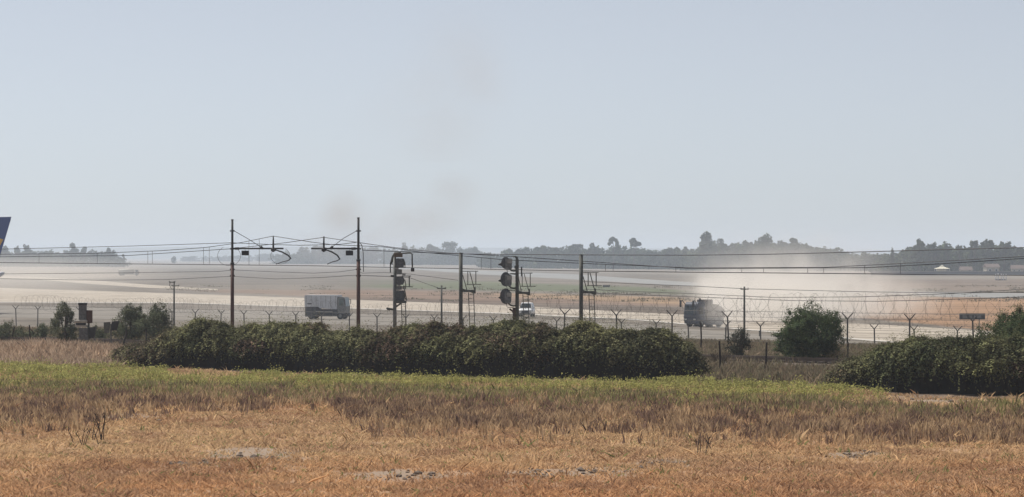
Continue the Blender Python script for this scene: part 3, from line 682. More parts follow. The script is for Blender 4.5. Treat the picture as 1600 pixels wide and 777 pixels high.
MB().prism([(1.9, .75), (3.0, .75), (3.08, 1.7), (2.9, 3.0), (2.75, 3.15), (1.9, 3.15)], -1.15, 1.15, 'y').build('cab', M['galv'], tk)
wn = MB().box(2.15, 2.78, -1.17, -1.152, 1.95, 2.9).build('side_window', M['glassg'], tk)
MB().prism([(3.085, 1.85), (3.105, 1.85), (2.94, 2.98), (2.92, 2.98)], -1.0, 1.0, 'y').build('windscreen', M['glassg'], tk)
MB().box(2.95, 3.2, -1.15, 1.15, .45, .85, .04).build('bumper', M['skirt'], tk)
for y_ in (-.85, .85): MB().box(3.2, 3.225, y_ - .16, y_ + .16, .6, .8).build('headlight', M['lamp'], tk)
for y_ in (-1.4, 1.4): MB().tube([(2.9, y_ * .82, 2.75), (3.1, y_, 2.75)], .03, 5).box(3.05, 3.12, y_ - .1, y_ + .1, 2.1, 2.8, .02).build('mirror', M['dark'], tk)
for i in range(7): MB().box(-2.7 + i * .72, -2.66 + i * .72, -1.245, -1.222, 1.8, 3.3).build('panel_rib', M['galv'], tk)
MB().box(-1.1, -.2, -1.25, -1.16, .5, .95, .02).build('fuel_tank', M['dark'], tk)
MB().box(.2, 1.2, -1.25, -1.16, .45, .9, .02).build('tool_locker', M['dark'], tk)
MB().box(-2.55, -1.9, -1.248, -1.222, 2.1, 2.25).build('vent', M['dark'], tk)
MB().box(-1.3, 1.2, -1.225, -1.155, 1.0, 1.12).build('side_rail', M['pale'], tk)
for x in (-2.0, 2.3):
    for y_ in (-1.0, 1.0): wheel(tk, x, y_, .48)

q = gpt(1100, 511, -3, .03)
tk = empty('sweeper_truck', q, R(221), 'dark blue and brown sweeper truck trailing a dust cloud, mirror arm raised', 'truck')
# local +x = forwards
MB().box(-2.4, 2.0, -1.15, 1.15, .75, 1.15, .03).build('chassis', M['navy'], tk)
MB().prism([(-2.5, 1.16), (.7, 1.16), (.8, 2.2), (.4, 2.95), (-1.4, 2.8), (-2.4, 2.2)], -1.2, 1.2, 'y').build('hopper', M['dusty'], tk)
MB().box(-2.3, .5, -1.23, -1.203, 1.3, 1.5, .005).build('hopper_trim', M['skirt'], tk)
MB().prism([(.95, .4), (2.35, .4), (2.5, 1.3), (2.3, 2.85), (2.05, 3.15), (.95, 3.15)], -1.12, 1.12, 'y').build('cab', M['navy'], tk)
MB().prism([(2.475, 1.6), (2.50, 1.6), (2.36, 2.7), (2.335, 2.7)], -.98, .98, 'y').build('windscreen', M['glass'], tk)
for y_ in (-1.13, 1.13): MB().box(1.2, 2.0, y_ - .01, y_ + .01, 1.6, 2.45).build('side_window', M['glass'], tk)
for y_ in (-.8, .8): MB().box(2.42, 2.5, y_ - .18, y_ + .18, .85, 1.05).build('headlight', M['lamp'], tk)
for y_ in (-1.0, 1.0):
    MB().tube([(2.2, y_, 2.7), (2.7, y_ * 1.15, 3.35), (3.0, y_ * 1.15, 3.3)], .045, 6).box(2.95, 3.08, y_ * 1.15 - .13, y_ * 1.15 + .13, 2.5, 3.35, .03).build('mirror', M['dark'], tk)
MB().tube([(.9, .2, 2.7), (.9, .2, 3.6)], .12, 8).build('exhaust', M['dark'], tk)
for y_ in (-1.16, 1.16): MB().box(-2.3, 1.0, y_ - .03, y_ + .03, .28, 1.1, .02).build('side_skirt', M['navy'], tk)
MB().box(-.9, .6, -.7, .7, 2.8, 3.45, .08).build('fan_housing', M['dusty'], tk)
MB().tube([(.2, -1.3, .3), (.2, -1.3, .02)], [.25, .42], 14).build('side_brush', M['rubber'], tk)
MB().tube([(.2, 1.3, .3), (.2, 1.3, .02)], [.25, .42], 14).build('side_brush', M['rubber'], tk)
for x in (-1.6, 1.55):
    for y_ in (-1.0, 1.0): wheel(tk, x, y_, .46)

q = gpt(201, 431, -3, .03)
tk = empty('tank_truck', q, R(4), 'faint pale tank truck far off on the dusty field at the left', 'truck')
MB().tube([(-4.6, 0, 1.9), (-4.4, 0, 1.9), (2.3, 0, 1.9), (2.5, 0, 1.9)], [.6, 1.1, 1.1, .6], 16).build('tank', M['pale'], tk, True)
MB().box(-4.6, 4.3, -1.1, 1.1, .6, .85, .03).build('chassis', M['skirt'], tk)
MB().prism([(2.8, .6), (4.7, .6), (4.7, 1.7), (4.4, 2.7), (2.8, 2.8)], -1.15, 1.15, 'y').build('cab', M['pale'], tk)
MB().box(3.3, 4.2, -1.17, -1.152, 1.7, 2.5).build('side_window', M['glass'], tk)
for x in (-3.6, -2.4, 3.6):
    for y_ in (-1.0, 1.0): wheel(tk, x, y_, .5)

# white car, head on
q = gpt(823, 495.5, -3, .03); k = q.y / F
car = empty('white_car', q, R(-97), 'white car facing the camera on the runway behind the middle signal', 'car')
def loft(secs, name, material, parent, smooth=True):
    n = len(secs[0]); v = [p for s_ in secs for p in s_]
    f = [(i * n + j, i * n + (j + 1) % n, (i + 1) * n + (j + 1) % n, (i + 1) * n + j) for i in range(len(secs) - 1) for j in range(n)]
    f += [tuple(range(n)), tuple((len(secs) - 1) * n + j for j in range(n - 1, -1, -1))]
    return MB()._add(v, f).build(name, material, parent, smooth)
def carsec(x, w_, z0, z1, tuck=.9):
    return [(x, -w_ * .92, z0), (x, -w_, z0 + .18), (x, -w_, (z0 + z1) / 2 + .1), (x, -w_ * tuck, z1 - .06), (x, -w_ * tuck * .8, z1), (x, w_ * tuck * .8, z1), (x, w_ * tuck, z1 - .06), (x, w_, (z0 + z1) / 2 + .1), (x, w_, z0 + .18), (x, w_ * .92, z0)]
loft([carsec(-2.35, .9, .5, 1.15), carsec(-2.2, 1.0, .38, 1.3), carsec(0, 1.03, .35, 1.32), (carsec(1.2, 1.03, .35, 1.28)), carsec(2.1, .99, .38, 1.1), carsec(2.38, .88, .45, .95)], 'body', M['white'], car)
loft([[(x, y_ * s_, z) for y_, z in ((-1, 1.28), (-.8, 2.1 * h_), (.8, 2.1 * h_), (1, 1.28))] for x, s_, h_ in ((-2.2, .9, .78), (-1.7, .92, .97), (-.2, .93, 1.0), (.5, .92, .96), (1.25, .93, .64))], 'cabin', M['white'], car, False)
MB()._add([(1.28, -.8, 1.35), (1.28, .8, 1.35), (.57, .66, 2.0), (.57, -.66, 2.0), (1.24, -.8, 1.35), (1.24, .8, 1.35), (.53, .66, 2.0), (.53, -.66, 2.0)], [(0, 1, 2, 3), (4, 7, 6, 5), (0, 4, 5, 1), (2, 6, 7, 3), (1, 5, 6, 2), (0, 3, 7, 4)]).build('windscreen', M['glass'], car)
for sg in (-1, 1):
    MB()._add([(.9, sg * .94, 1.38), (-1.8, sg * .92, 1.38), (-1.6, sg * .78, 1.95), (.35, sg * .8, 1.95), (.9, sg * .96, 1.38), (-1.8, sg * .94, 1.38), (-1.6, sg * .8, 1.95), (.35, sg * .82, 1.95)], [(0, 1, 2, 3), (4, 7, 6, 5), (0, 4, 5, 1), (2, 6, 7, 3), (1, 5, 6, 2), (0, 3, 7, 4)]).build('side_window', M['glass'], car)
    MB().box(2.28, 2.42, sg * .72 - .2, sg * .72 + .2, .82, 1.0, .03).build('headlight', M['lamp'], car)
    MB().box(.7, .9, sg * 1.14 - .13, sg * 1.14 + .13, 1.35, 1.55, .04).build('mirror', M['white'], car)
MB().box(2.38, 2.44, -.5, .5, .6, .93, .01).build('grille', M['dark'], car)
MB().box(2.36, 2.43, -.8, .8, .42, .55, .01).build('lower_grille', M['dark'], car)
for x in (-1.45, 1.5):
    for y_ in (-.88, .88): wheel(car, x, y_, .38, .26)

# airliner: only its fin and tail tip reach into the picture
ap = empty('airliner', (-98, 500, -3), 0, 'airliner with dark blue tail fin and yellow emblem entering at left edge', 'aircraft')
def ring(x, r_, zc, n=20, ry=None): return [(x, (ry or r_) * math.cos(2 * math.pi * i / n), zc + r_ * math.sin(2 * math.pi * i / n)) for i in range(n)]
loft([ring(-19.5, .15, 2.7), ring(-19, .7, 2.8), ring(-17.8, 1.3, 2.95), ring(-15.5, 1.8, 3.1), ring(-13, 1.9, 3.2), ring(6, 1.9, 3.2), ring(10, 1.65, 3.55), ring(14, 1.1, 4.6), ring(17, .62, 5.6), ring(18.3, .35, 6.2), ring(18.7, .15, 6.3)], 'fuselage', M['white'], ap)
fin = MB(); prof = [(8.5, 5.3), (12.2, 7.2), (16.9, 15.05), (19.75, 15.1), (19.65, 14.6), (17.7, 8.0), (17.0, 6.3)]
fin.prism(prof, -.16, .16, 'y'); fo = fin.build('tail_fin', M['tail'], ap)
MB().prism([(15.6, 11.7), (17.9, 11.75), (18.55, 11.55), (18.3, 11.1), (17.6, 9.9), (16.6, 9.2), (17.6, 10.6), (17.9, 11.2), (16.0, 11.25)], -.19, -.163, 'y').build('emblem', M['yellow'], fo)
for sg in (-1, 1):
    b = MB(); b._add([(-5.5, sg * 1.7, 2.3), (1.5, sg * 1.7, 2.3), (5.2, sg * 17, 3.7), (3.6, sg * 17, 3.7), (-5.5, sg * 1.7, 2.75), (1.5, sg * 1.7, 2.5), (5.2, sg * 17, 3.8), (3.6, sg * 17, 3.85)], [(0, 1, 2, 3), (4, 7, 6, 5), (0, 4, 5, 1), (2, 6, 7, 3), (1, 5, 6, 2), (0, 3, 7, 4)]); b.build('wing', M['white'], ap)
    b = MB(); b._add([(12, sg * .8, 5.0), (16, sg * .6, 5.2), (17.4, sg * 7, 5.9), (16.2, sg * 7, 5.9), (12, sg * .8, 5.25), (16, sg * .6, 5.35), (17.4, sg * 7, 6), (16.2, sg * 7, 6)], [(0, 1, 2, 3), (4, 7, 6, 5), (0, 4, 5, 1), (2, 6, 7, 3), (1, 5, 6, 2), (0, 3, 7, 4)]); b.build('tailplane', M['white'], ap)
    loft([[(x, sg * 5.3 + r_ * math.cos(2 * math.pi * i / 14), 1.55 + r_ * math.sin(2 * math.pi * i / 14)) for i in range(14)] for x, r_ in ((-6.8, .8), (-6.4, .95), (-4.5, .95), (-2.4, .6))], 'engine', M['tail'], ap)
    for xx in (0.6,): wheel(ap, xx, sg * 2.7, .55, .5)
    MB().tube([(.6, sg * 2.7, .5), (.6, sg * 2.7, 2.5)], .12, 8).build('landing_gear', M['galv'], ap)
wheel(ap, -13.5, 0, .4, .4); MB().tube([(-13.5, 0, .4), (-13.5, 0, 1.8)], .1, 8).build('landing_gear', M['galv'], ap)

# ------------------------------------------------------------------ foliage builders
def leaves(Pn, Nn, size, col, asp=.55, jit=.9, seed=0):
    """one folded leaf (two triangles as a quad) per point"""
    n = len(Pn); r = np.random.default_rng(seed)
    nn = Nn + r.normal(0, jit, (n, 3)); nn /= np.linalg.norm(nn, axis=1)[:, None] + 1e-9
    t = np.cross(nn, r.normal(0, 1, (n, 3))); t /= np.linalg.norm(t, axis=1)[:, None] + 1e-9
    b_ = np.cross(nn, t); sz = (size * r.uniform(.6, 1.35, n))[:, None] if np.isscalar(size) else (size * r.uniform(.6, 1.35, n))[:, None]
    V = np.stack([Pn - t * sz * .5, Pn + b_ * sz * asp * .5, Pn + t * sz * .5, Pn - b_ * sz * asp * .5], 1).reshape(-1, 3)
    Fc = np.arange(4 * n).reshape(n, 4)
    return V, Fc, np.repeat(col, 4, 0)
def merge(parts):
    V, Fc, Cc, o = [], [], [], 0
    for v, f, c in parts: V.append(v); Fc.append(f + o); Cc.append(c); o += len(v)
    return np.concatenate(V), np.concatenate(Fc), np.concatenate(Cc)
def mixcol(n, a, b_, r, t=None, vv=.25):
    t = r.uniform(0, 1, n) if t is None else t
    c = np.array(a)[None] * (1 - t[:, None]) + np.array(b_)[None] * t[:, None]
    return c * r.uniform(1 - vv, 1 + vv, n)[:, None]

def sprays(Pn, Nn, L, nl, lsize, colr, r, droop=.9, seed=1):
    """arching shoots: rows of leaves leaving the surface and bending over"""
    n = len(Pn); d = Nn + r.normal(0, .45, (n, 3)) + np.array([0, 0, .5]); d /= np.linalg.norm(d, axis=1)[:, None]
    side = r.normal(0, 1, (n, 3)); side[:, 2] *= .2
    Ls = L * r.uniform(.4, 1.3, n)
    tt = np.linspace(.05, 1, nl)
    PP = Pn[:, None] + d[:, None] * (Ls[:, None] * tt[None])[..., None] + side[:, None] * (.25 * Ls[:, None] * tt[None] ** 2)[..., None]
    PP[..., 2] -= droop * Ls[:, None] * tt[None] ** 2
    PP = PP + r.normal(0, lsize * .35, PP.shape)
    NN = np.repeat((d + np.array([0, 0, .8]))[:, None], nl, 1)
    return leaves(PP.reshape(-1, 3), NN.reshape(-1, 3), lsize, np.repeat(colr, nl, 0), seed=seed, jit=.55)

def hedge(name, top, base, width, label, seed, nleaf, nspray, dry_edge=None):
    r = np.random.default_rng(seed); x0, x1 = base[0][0], base[-1][0]
    def surf(pxv, th, push=1.0):
        by = ip(pxv, base); D = F * EYE / (by - HY); X = (pxv - CX) * D / F
        H = (by - ip(pxv, top)) * D / F * .93
        H = H * (1 + .22 * (fbm(X * .55, 0 * X, 3.3, seed + 15, 3) - .5) + .10 * (vnoise(X * 2.6, 0 * X, 1.7, seed + 17) - .5))
        wd = width * np.clip(H / 2.2, .35, 1)
        c, s_ = np.cos(th), np.sin(th)
        Yl = D + wd * (1 - c * (1 - .0 * s_)) * .5
        Z = H * np.sign(s_) * np.abs(s_) ** .55
        n0 = np.stack([0 * c, -c, s_ * .9 + .15], -1)
        bump = (fbm(X * 1.5, Z * 1.4 + 7, Yl * 1.4, seed, 3) - .5) * .95 + (fbm(X * .35, Z * .3, Yl * .3, seed + 9, 2) - .5) * .35
        Pq = np.stack([X, Yl, np.maximum(Z, 0)], -1) + n0 * (bump * push * np.clip(H / 1.6, .3, 1))[..., None]
        Pq[..., 2] = np.maximum(Pq[..., 2], 0.02)
        return Pq, n0, bump, H
    root = empty(name, P((x0 + x1) / 2, float(ip((x0 + x1) / 2, base)), float(F * EYE / (ip((x0 + x1) / 2, base) - HY))) * 1.0, 0, label, 'hedge')
    root.location.z = 0; off = np.array(root.location)
    gx = np.linspace(x0, x1, 160); gt = np.linspace(0, math.pi, 22)
    GX, GT = np.meshgrid(gx, gt, indexing='ij'); Pc, n0, bu, H = surf(GX.ravel(), GT.ravel())
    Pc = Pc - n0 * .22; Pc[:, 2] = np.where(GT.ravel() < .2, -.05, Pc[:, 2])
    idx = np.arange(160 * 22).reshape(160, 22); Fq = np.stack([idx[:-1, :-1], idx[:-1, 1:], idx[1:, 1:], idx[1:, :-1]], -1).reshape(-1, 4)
    link('stems', np_mesh('stems', Pc - off, Fq, None, True), M['core'], root)  # opaque inner hull, coloured dark to paint shaded gaps between leaves
    def cols(Pq, bu, pxv):
        t = fbm(Pq[:, 0] * .5, Pq[:, 2] * .9, Pq[:, 1] * .5, seed + 3, 2)
        c = mixcol(len(Pq), (.06, .07, .032), (.17, .17, .075), r, np.clip((t - .3) * 2.2, 0, 1))
        dry = sstep(.60, .72, fbm(Pq[:, 0] * .3 + 31, Pq[:, 2] * .8, 0, seed + 5, 3))
        if dry_edge is not None: dry = np.clip(dry + ip(pxv, dry_edge), 0, 1)
        dry = dry * (r.uniform(0, 1, len(Pq)) < .8)
        return c * (1 - dry[:, None]) + mixcol(len(Pq), (.13, .085, .06), (.09, .065, .045), r) * dry[:, None]
    parts = []
    pv = r.uniform(x0, x1, nleaf); th = np.arccos(r.uniform(-.35, 1, nleaf)); Pq, n0, bu, H = surf(pv, th)
    Pq = Pq + n0 * r.normal(-.02, .10, nleaf)[:, None]
    parts.append(leaves(Pq, n0, .115, cols(Pq, bu, pv), seed=seed))
    pv = r.uniform(x0, x1, nspray); th = np.arccos(r.uniform(-.35, .98, nspray)); Pq, n0, bu, H = surf(pv, th)
    parts.append(sprays(Pq, n0 * np.array([1, 1, .8]), .65, 14, .11, cols(Pq, bu, pv) * (.5 + 1.9 * r.uniform(0, 1, nspray)[:, None] ** 2), r, seed=seed + 1))
    m_ = nspray // 2; pv = r.uniform(x0, x1, m_); th = r.uniform(.75, 2.0, m_); Pq, n0, bu, H = surf(pv, th)
    cb = mixcol(m_, (.13, .135, .065), (.22, .205, .105), r) * (.5 + sstep(.4, .6, fbm(Pq[:, 0] * .7, Pq[:, 2], 0, seed + 21, 2)))[:, None]
    parts.append(sprays(Pq + n0 * .05, n0 * np.array([1, 1, .7]), .55, 13, .10, cb, r, droop=1.0, seed=seed + 4))  # extra sprays in brighter leaf colour: highlights painted on the hedge top
    # a few longer twigs breaking the outline
    m_ = nspray // 6; pv = r.uniform(x0, x1, m_); th = r.uniform(1.0, 2.0, m_); Pq, n0, bu, H = surf(pv, th)
    parts.append(sprays(Pq, n0 * .5 + np.array([0, 0, .6]), 1.0, 14, .07, cols(Pq, bu, pv), r, droop=.35, seed=seed + 2))
    V, Fc, Cc = merge(parts); V = V - off
    link('foliage', np_mesh('foliage', V, Fc, Cc), M['leaf'], root)
    return root
hedge('bramble_hedge', [(172, 566), (180, 552), (200, 545), (235, 540), (258, 525), (275, 514), (300, 507), (335, 509), (365, 515), (400, 510), (430, 507), (480, 514), (530, 520), (580, 523), (610, 518), (640, 511), (700, 514), (760, 517), (800, 508), (850, 506), (880, 513), (905, 510), (940, 515), (1000, 519), (1040, 526), (1065, 535), (1085, 553), (1100, 574), (1112, 594)],
      [(172, 572), (260, 577), (420, 580), (560, 586), (800, 592), (1000, 596), (1112, 597)], 4.0, 'long dark green bramble hedge across the middle, in front of the signals', 41, 90000, 9500,
      dry_edge=[(172, .9), (240, .8), (275, .15), (300, 0), (330, .25), (360, 0), (540, .1), (600, .25), (640, 0), (1000, .2), (1060, .15), (1112, .6)])
hedge('bramble_hedge', [(1292, 600), (1310, 582), (1330, 568), (1370, 553), (1400, 545), (1430, 538), (1490, 534), (1530, 538), (1580, 536), (1700, 534)],
      [(1292, 604), (1330, 608), (1400, 613), (1500, 616), (1600, 619), (1700, 623)], 4.0, 'dark bramble thicket at the right side, lighter sprays on top', 77, 42000, 4800, dry_edge=[(1292, .8), (1330, .4), (1360, 0), (1700, 0)])

def bush(name, px_, py0, py1, halfw, D, label, seed, n=9000, col=((.05, .075, .03), (.10, .135, .06)), lsize=.1, up=.25, cat='bush', group=None, trunk=True, lean=0, gap=.0):
    """rounded shrub: lobes of leaf clumps around forking stems, spiky rim"""
    r = np.random.default_rng(seed); k = D / F; x, y_ = (px_ - CX) * k, D; zb = zg1(x, y_)
    zt = EYE - (py0 - HY) * k - zb; hw = halfw * k
    root = empty(name, (x, y_, zb), 0, label, cat, group); sk = r.uniform(-.18, .18)
    zlo = max(0.0, EYE - (py1 - HY) * k - zb)
    b = MB()
    for i in range(7):
        a = r.uniform(0, 6.28); q = r.uniform(.2, .75)
        b.tube([(0.1 * math.cos(a), .1 * math.sin(a), -.1), (hw * q * .4 * math.cos(a), hw * q * .4 * math.sin(a), zt * .35), (hw * q * math.cos(a), hw * q * math.sin(a), zt * .78)], [.06, .045, .015], 6)
    b.build('stem', M['bark'], root)
    parts = []; nc = 46; cc = []
    for i in range(nc):
        d = r.normal(0, 1, 3); d /= np.linalg.norm(d); rad = r.uniform(.5, .92)
        tp_ = 1 - .45 * max(0, d[2]); cc.append((d[0] * hw * rad * .86 * tp_ + sk * hw * d[2], d[1] * hw * rad * .86, (zt + zlo) / 2 + d[2] * (zt - zlo) / 2 * rad * .9, r.uniform(.2, .38)))
    cc.append((0, 0, zt * .86, .3)); cc = np.array(cc)
    ci = r.integers(0, len(cc), n); d = r.normal(0, 1, (n, 3)); d /= np.linalg.norm(d, axis=1)[:, None]
    rr = cc[ci, 3] * min(hw, zt * .6) * r.uniform(.3, 1.05, n) ** .5
    Pq = cc[ci, :3] + d * rr[:, None]; Pq[:, 2] = np.maximum(Pq[:, 2], .03)
    tone = hash3(ci, ci * 3, ci * 7, seed)
    c = mixcol(n, col[0], col[1], r, tone)
    if gap: keep = fbm(Pq[:, 0] * 2, Pq[:, 1] * 2, Pq[:, 2] * 2, seed) > gap; Pq, d, c = Pq[keep], d[keep], c[keep]
    parts.append(leaves(Pq, d, lsize, c, seed=seed, asp=.5))
    m_ = n // 30; ci = r.integers(0, len(cc), m_); d = cc[ci, :3] - np.array([0, 0, (zt + zlo) / 2]); d /= np.linalg.norm(d, axis=1)[:, None] + .01
    Pq = cc[ci, :3] + d * (cc[ci, 3] * min(hw, zt * .6) * .7)[:, None]; Pq[:, 2] = np.maximum(Pq[:, 2], .1)
    parts.append(sprays(Pq, d + np.array([0, 0, up]), r.uniform(.2, .34) * min(hw, 1.6), 12, lsize * .8, mixcol(m_, col[0], col[1], r), r, droop=.1, seed=seed + 1))
    V, Fc, Cc = merge(parts); link('foliage', np_mesh('foliage', V, Fc, Cc), M['leaf'], root)
    return root
bush('green_bush', 1268, 474, 592, 62, 172, 'big round green bush standing alone right of the dust cloud', 5, 34000, lsize=.1, gap=.0)
bush('green_bush', 1594, 488, 612, 92, 151, 'tall green bush at the right edge behind the bramble thicket', 6, 34000, up=.4)
bush('green_bush', 1660, 480, 612, 70, 150, 'green bush cut off by the right edge of the picture', 8, 16000)
bush('thin_bush', 1154, 509, 580, 24, 180, 'thin dark bush climbing round a forked fence post', 9, 5000, col=((.035, .04, .03), (.07, .075, .05)), lsize=.08, gap=.38)
G = ((.09, .105, .06), (.16, .175, .105))
bush('olive_shrub', 101, 470, 550, 25, 204, 'small olive green tree left of the stacked trackside boxes', 12, 8000, col=G, lsize=.09, gap=.3)
bush('olive_shrub', 203, 474, 556, 33, 208, 'left shrub of the green pair beside the tilted sign panels', 13, 11000, col=G)
bush('olive_shrub', 242, 478, 556, 35, 206, 'right shrub of the green pair left of the first mast', 14, 11000, col=G)
for i, (a, t, hw, lb) in enumerate(((15, 503, 34, 'low grey green scrub bush at the left edge'), (62, 506, 28, 'low grey green scrub bush left of the olive tree'), (150, 510, 26, 'low grey green scrub bush behind the stacked boxes'), (1315, 545, 22, 'dry twiggy bush right of the big green bush'), (1125, 545, 24, 'dry twiggy bush at the right end of the long hedge'))):
    dry = a > 1000
    bush('scrub_bush', a, t, 556 if not dry else 600, hw, 214 if not dry else 168, lb, 20 + i, 4200 if not dry else 2600, col=G if not dry else ((.09, .07, .05), (.14, .11, .075)), lsize=.09 if not dry else .05, gap=0 if not dry else .4, cat='bush')

# ------------------------------------------------------------------ far trees
def crown_mesh(kind, seed, n=1500):
    """unit tree: height 1, half width ~.5 ; returns points, normals, sizes"""
    r = np.random.default_rng(seed); lob = []
    if kind == 'round':
        for i in range(30):
            a = r.uniform(0, 6.28); z = r.uniform(.18, .93); q = r.uniform(.1, .42) * math.sqrt(max(.05, 1 - ((z - .5) / .47) ** 2))
            lob.append((q * math.cos(a), q * math.sin(a), z, r.uniform(.06, .15), .8))
    elif kind == 'umbrella':
        for i in range(16):
            a = r.uniform(0, 6.28); q = r.uniform(0, .42); lob.append((q * math.cos(a), q * math.sin(a), .93 - 1.3 * q * q + .02 * math.sin(7 * a), r.uniform(.08, .14), .5))
    elif kind == 'conifer':
        for i in range(12):
            z = .15 + .8 * i / 12; q = .22 * (1 - z) + .04; lob.append((r.normal(0, .04), r.normal(0, .04), z, q + .05, .9))
    else:  # ragged
        for i in range(20):
            a = r.uniform(0, 6.28); z = r.uniform(.2, .93); q = r.uniform(.02, .4) * (1.15 - .6 * z); lob.append((q * math.cos(a), q * math.sin(a), z, r.uniform(.07, .17), .8))
    lob = np.array(lob); ci = r.choice(len(lob), n, p=lob[:, 3] ** 2 / (lob[:, 3] ** 2).sum())
    d = r.normal(0, 1, (n, 3)); d /= np.linalg.norm(d, axis=1)[:, None]
    Pq = lob[ci, :3] + d * (lob[ci, 3] * r.uniform(.55, 1.1, n))[:, None] * np.stack([np.ones(n), np.ones(n), lob[ci, 4]], -1)
    return Pq, d, ci
FARC = ((.035, .052, .024), (.075, .10, .038))
def far_tree(px_, top, wpx, D, kind, label, seed):
    k = D / F; x = (px_ - CX) * k; h = EYE - (top - HY) * k + 3; w_ = wpx * k
    root = empty('far_tree', (x, D, -3), 0, label, 'tree', 'trees beyond the airfield'); root.name = {'umbrella': 'umbrella_pine', 'conifer': 'conifer', 'ragged': 'pine_tree'}.get(kind, 'broadleaf_tree')
    r = np.random.default_rng(seed); Pq, d, ci = crown_mesh(kind, seed, 2200)
    Pq = Pq * np.array([w_ * 1.15, w_ * 1.15, h]); V, Fc, Cc = leaves(Pq, d, .07 * min(h, w_ * 1.6), mixcol(len(Pq), *FARC, r, hash3(ci, ci, ci, seed), .15), asp=.8, seed=seed)
    link('crown', np_mesh('crown', V, Fc, Cc), M['far_leaf'], root)
    b = MB().tube([(0, 0, -.2), (.02 * h, 0, h * .35), (0, 0, h * .8)], [.03 * h, .022 * h, .008 * h], 7)
    for i in range(5):
        a = r.uniform(0, 6.28); b.tube([(0.01 * h, 0, h * (.35 + .06 * i)), (.28 * w_ * math.cos(a), .28 * w_ * math.sin(a), h * (.6 + .05 * i))], [.014 * h, .005 * h], 5)
    b.build('trunk', M['bark'], root)
DL = lambda x: 2600 if x < 205 else (3500 if x < 620 else (3100 if x < 760 else (2350 - (x - 760) * .9 if x < 1080 else (1900 if x < 1380 else 1560))))
TREES = [(7, 383, 16, 'round', 'round tree just right of the dark blue tail fin'), (27, 385, 14, 'round', 'lower of the two trees next to the tail fin'), (42, 381.5, 18, 'round', 'tree with a small spike on top, third right of the tail fin'),
 (113, 381, 21, 'round', 'tallest round tree of the left group'), (131, 386, 17, 'round', 'round tree touching the tallest of the left group on its right'), (151, 392, 14, 'round', 'lowest tree of the left group'), (171, 387, 20, 'round', 'last round tree at the right end of the left group'), (193, 396, 7, 'round', 'tiny lone tree right of the left group'), (272, 400, 9, 'round', 'tiny lone tree far off left of the first mast'),
 (475, 386, 22, 'round', 'hazy tree between the two cantilever arms'), (497, 384, 26, 'round', 'hazy tree above the left reaching cantilever arm'), (540, 387, 24, 'round', 'hazy tree just left of the second mast'), (585, 386, 26, 'round', 'hazy tree just right of the second mast'),
 (632, 378.5, 14, 'round', 'small pointed hazy tree above the stacked signal'), (673, 380.5, 22, 'round', 'round hazy tree left of the first ladder post'), (703, 378, 34, 'round', 'broad hazy tree directly left of the first ladder post top'), (737, 386, 30, 'round', 'low wide hazy tree directly right of the first ladder post'),
 (847, 384, 34, 'round', 'broad tree right of the middle signal'), (900, 379.5, 34, 'round', 'high round tree above the second ladder post'), (927, 381, 26, 'round', 'round tree just right of the second ladder post top'),
 (958, 369.5, 20, 'umbrella', 'left one of the two umbrella pines standing above the tree line'), (969, 377, 8, 'ragged', 'thin wispy tree between the two umbrella pines'), (990, 372.5, 22, 'umbrella', 'right one of the two umbrella pines standing above the tree line'),
 (1046, 385, 28, 'round', 'flat round tree between umbrella pines and the big twin topped tree'), (1072, 387, 18, 'round', 'small tree touching the left side of the big twin topped tree'), (1100, 364, 34, 'ragged', 'tall tree with a twin knobbed top'), (1126, 373, 20, 'round', 'narrower tree right of the twin topped tree'),
 (1170, 376, 30, 'round', 'tree at the left flank of the broadest crown'), (1190, 367, 46, 'round', 'broadest high tree crown left of the dust haze'), (1238, 371, 40, 'round', 'broad high tree crown veiled by rising dust'), (1285, 386, 34, 'round', 'low tree fading into the dust haze'),
 (1394, 386, 13, 'conifer', 'small pointed conifer left of the right hand wood'), (1435, 373, 32, 'ragged', 'tall open flat topped pine at the left of the right hand wood'), (1460, 380, 26, 'round', 'tree right of the open flat topped pine'), (1480, 375, 16, 'ragged', 'narrow leaning tree above the cream gazebo'),
 (1499, 381, 16, 'round', 'small tree in the dip right of the leaning tree'), (1522, 377, 20, 'ragged', 'ragged tree left of the highest right hand crown'), (1546, 371.5, 28, 'round', 'highest round crown of the right hand wood'), (1568, 378, 26, 'round', 'sloping tree right of the highest crown of the right hand wood'), (1597, 387, 22, 'ragged', 'lowest tree at the right edge of the picture')]
for i, (a, t, w_, kd, lb) in enumerate(TREES): far_tree(a, t, w_, DL(a), kd, lb, 100 + i)
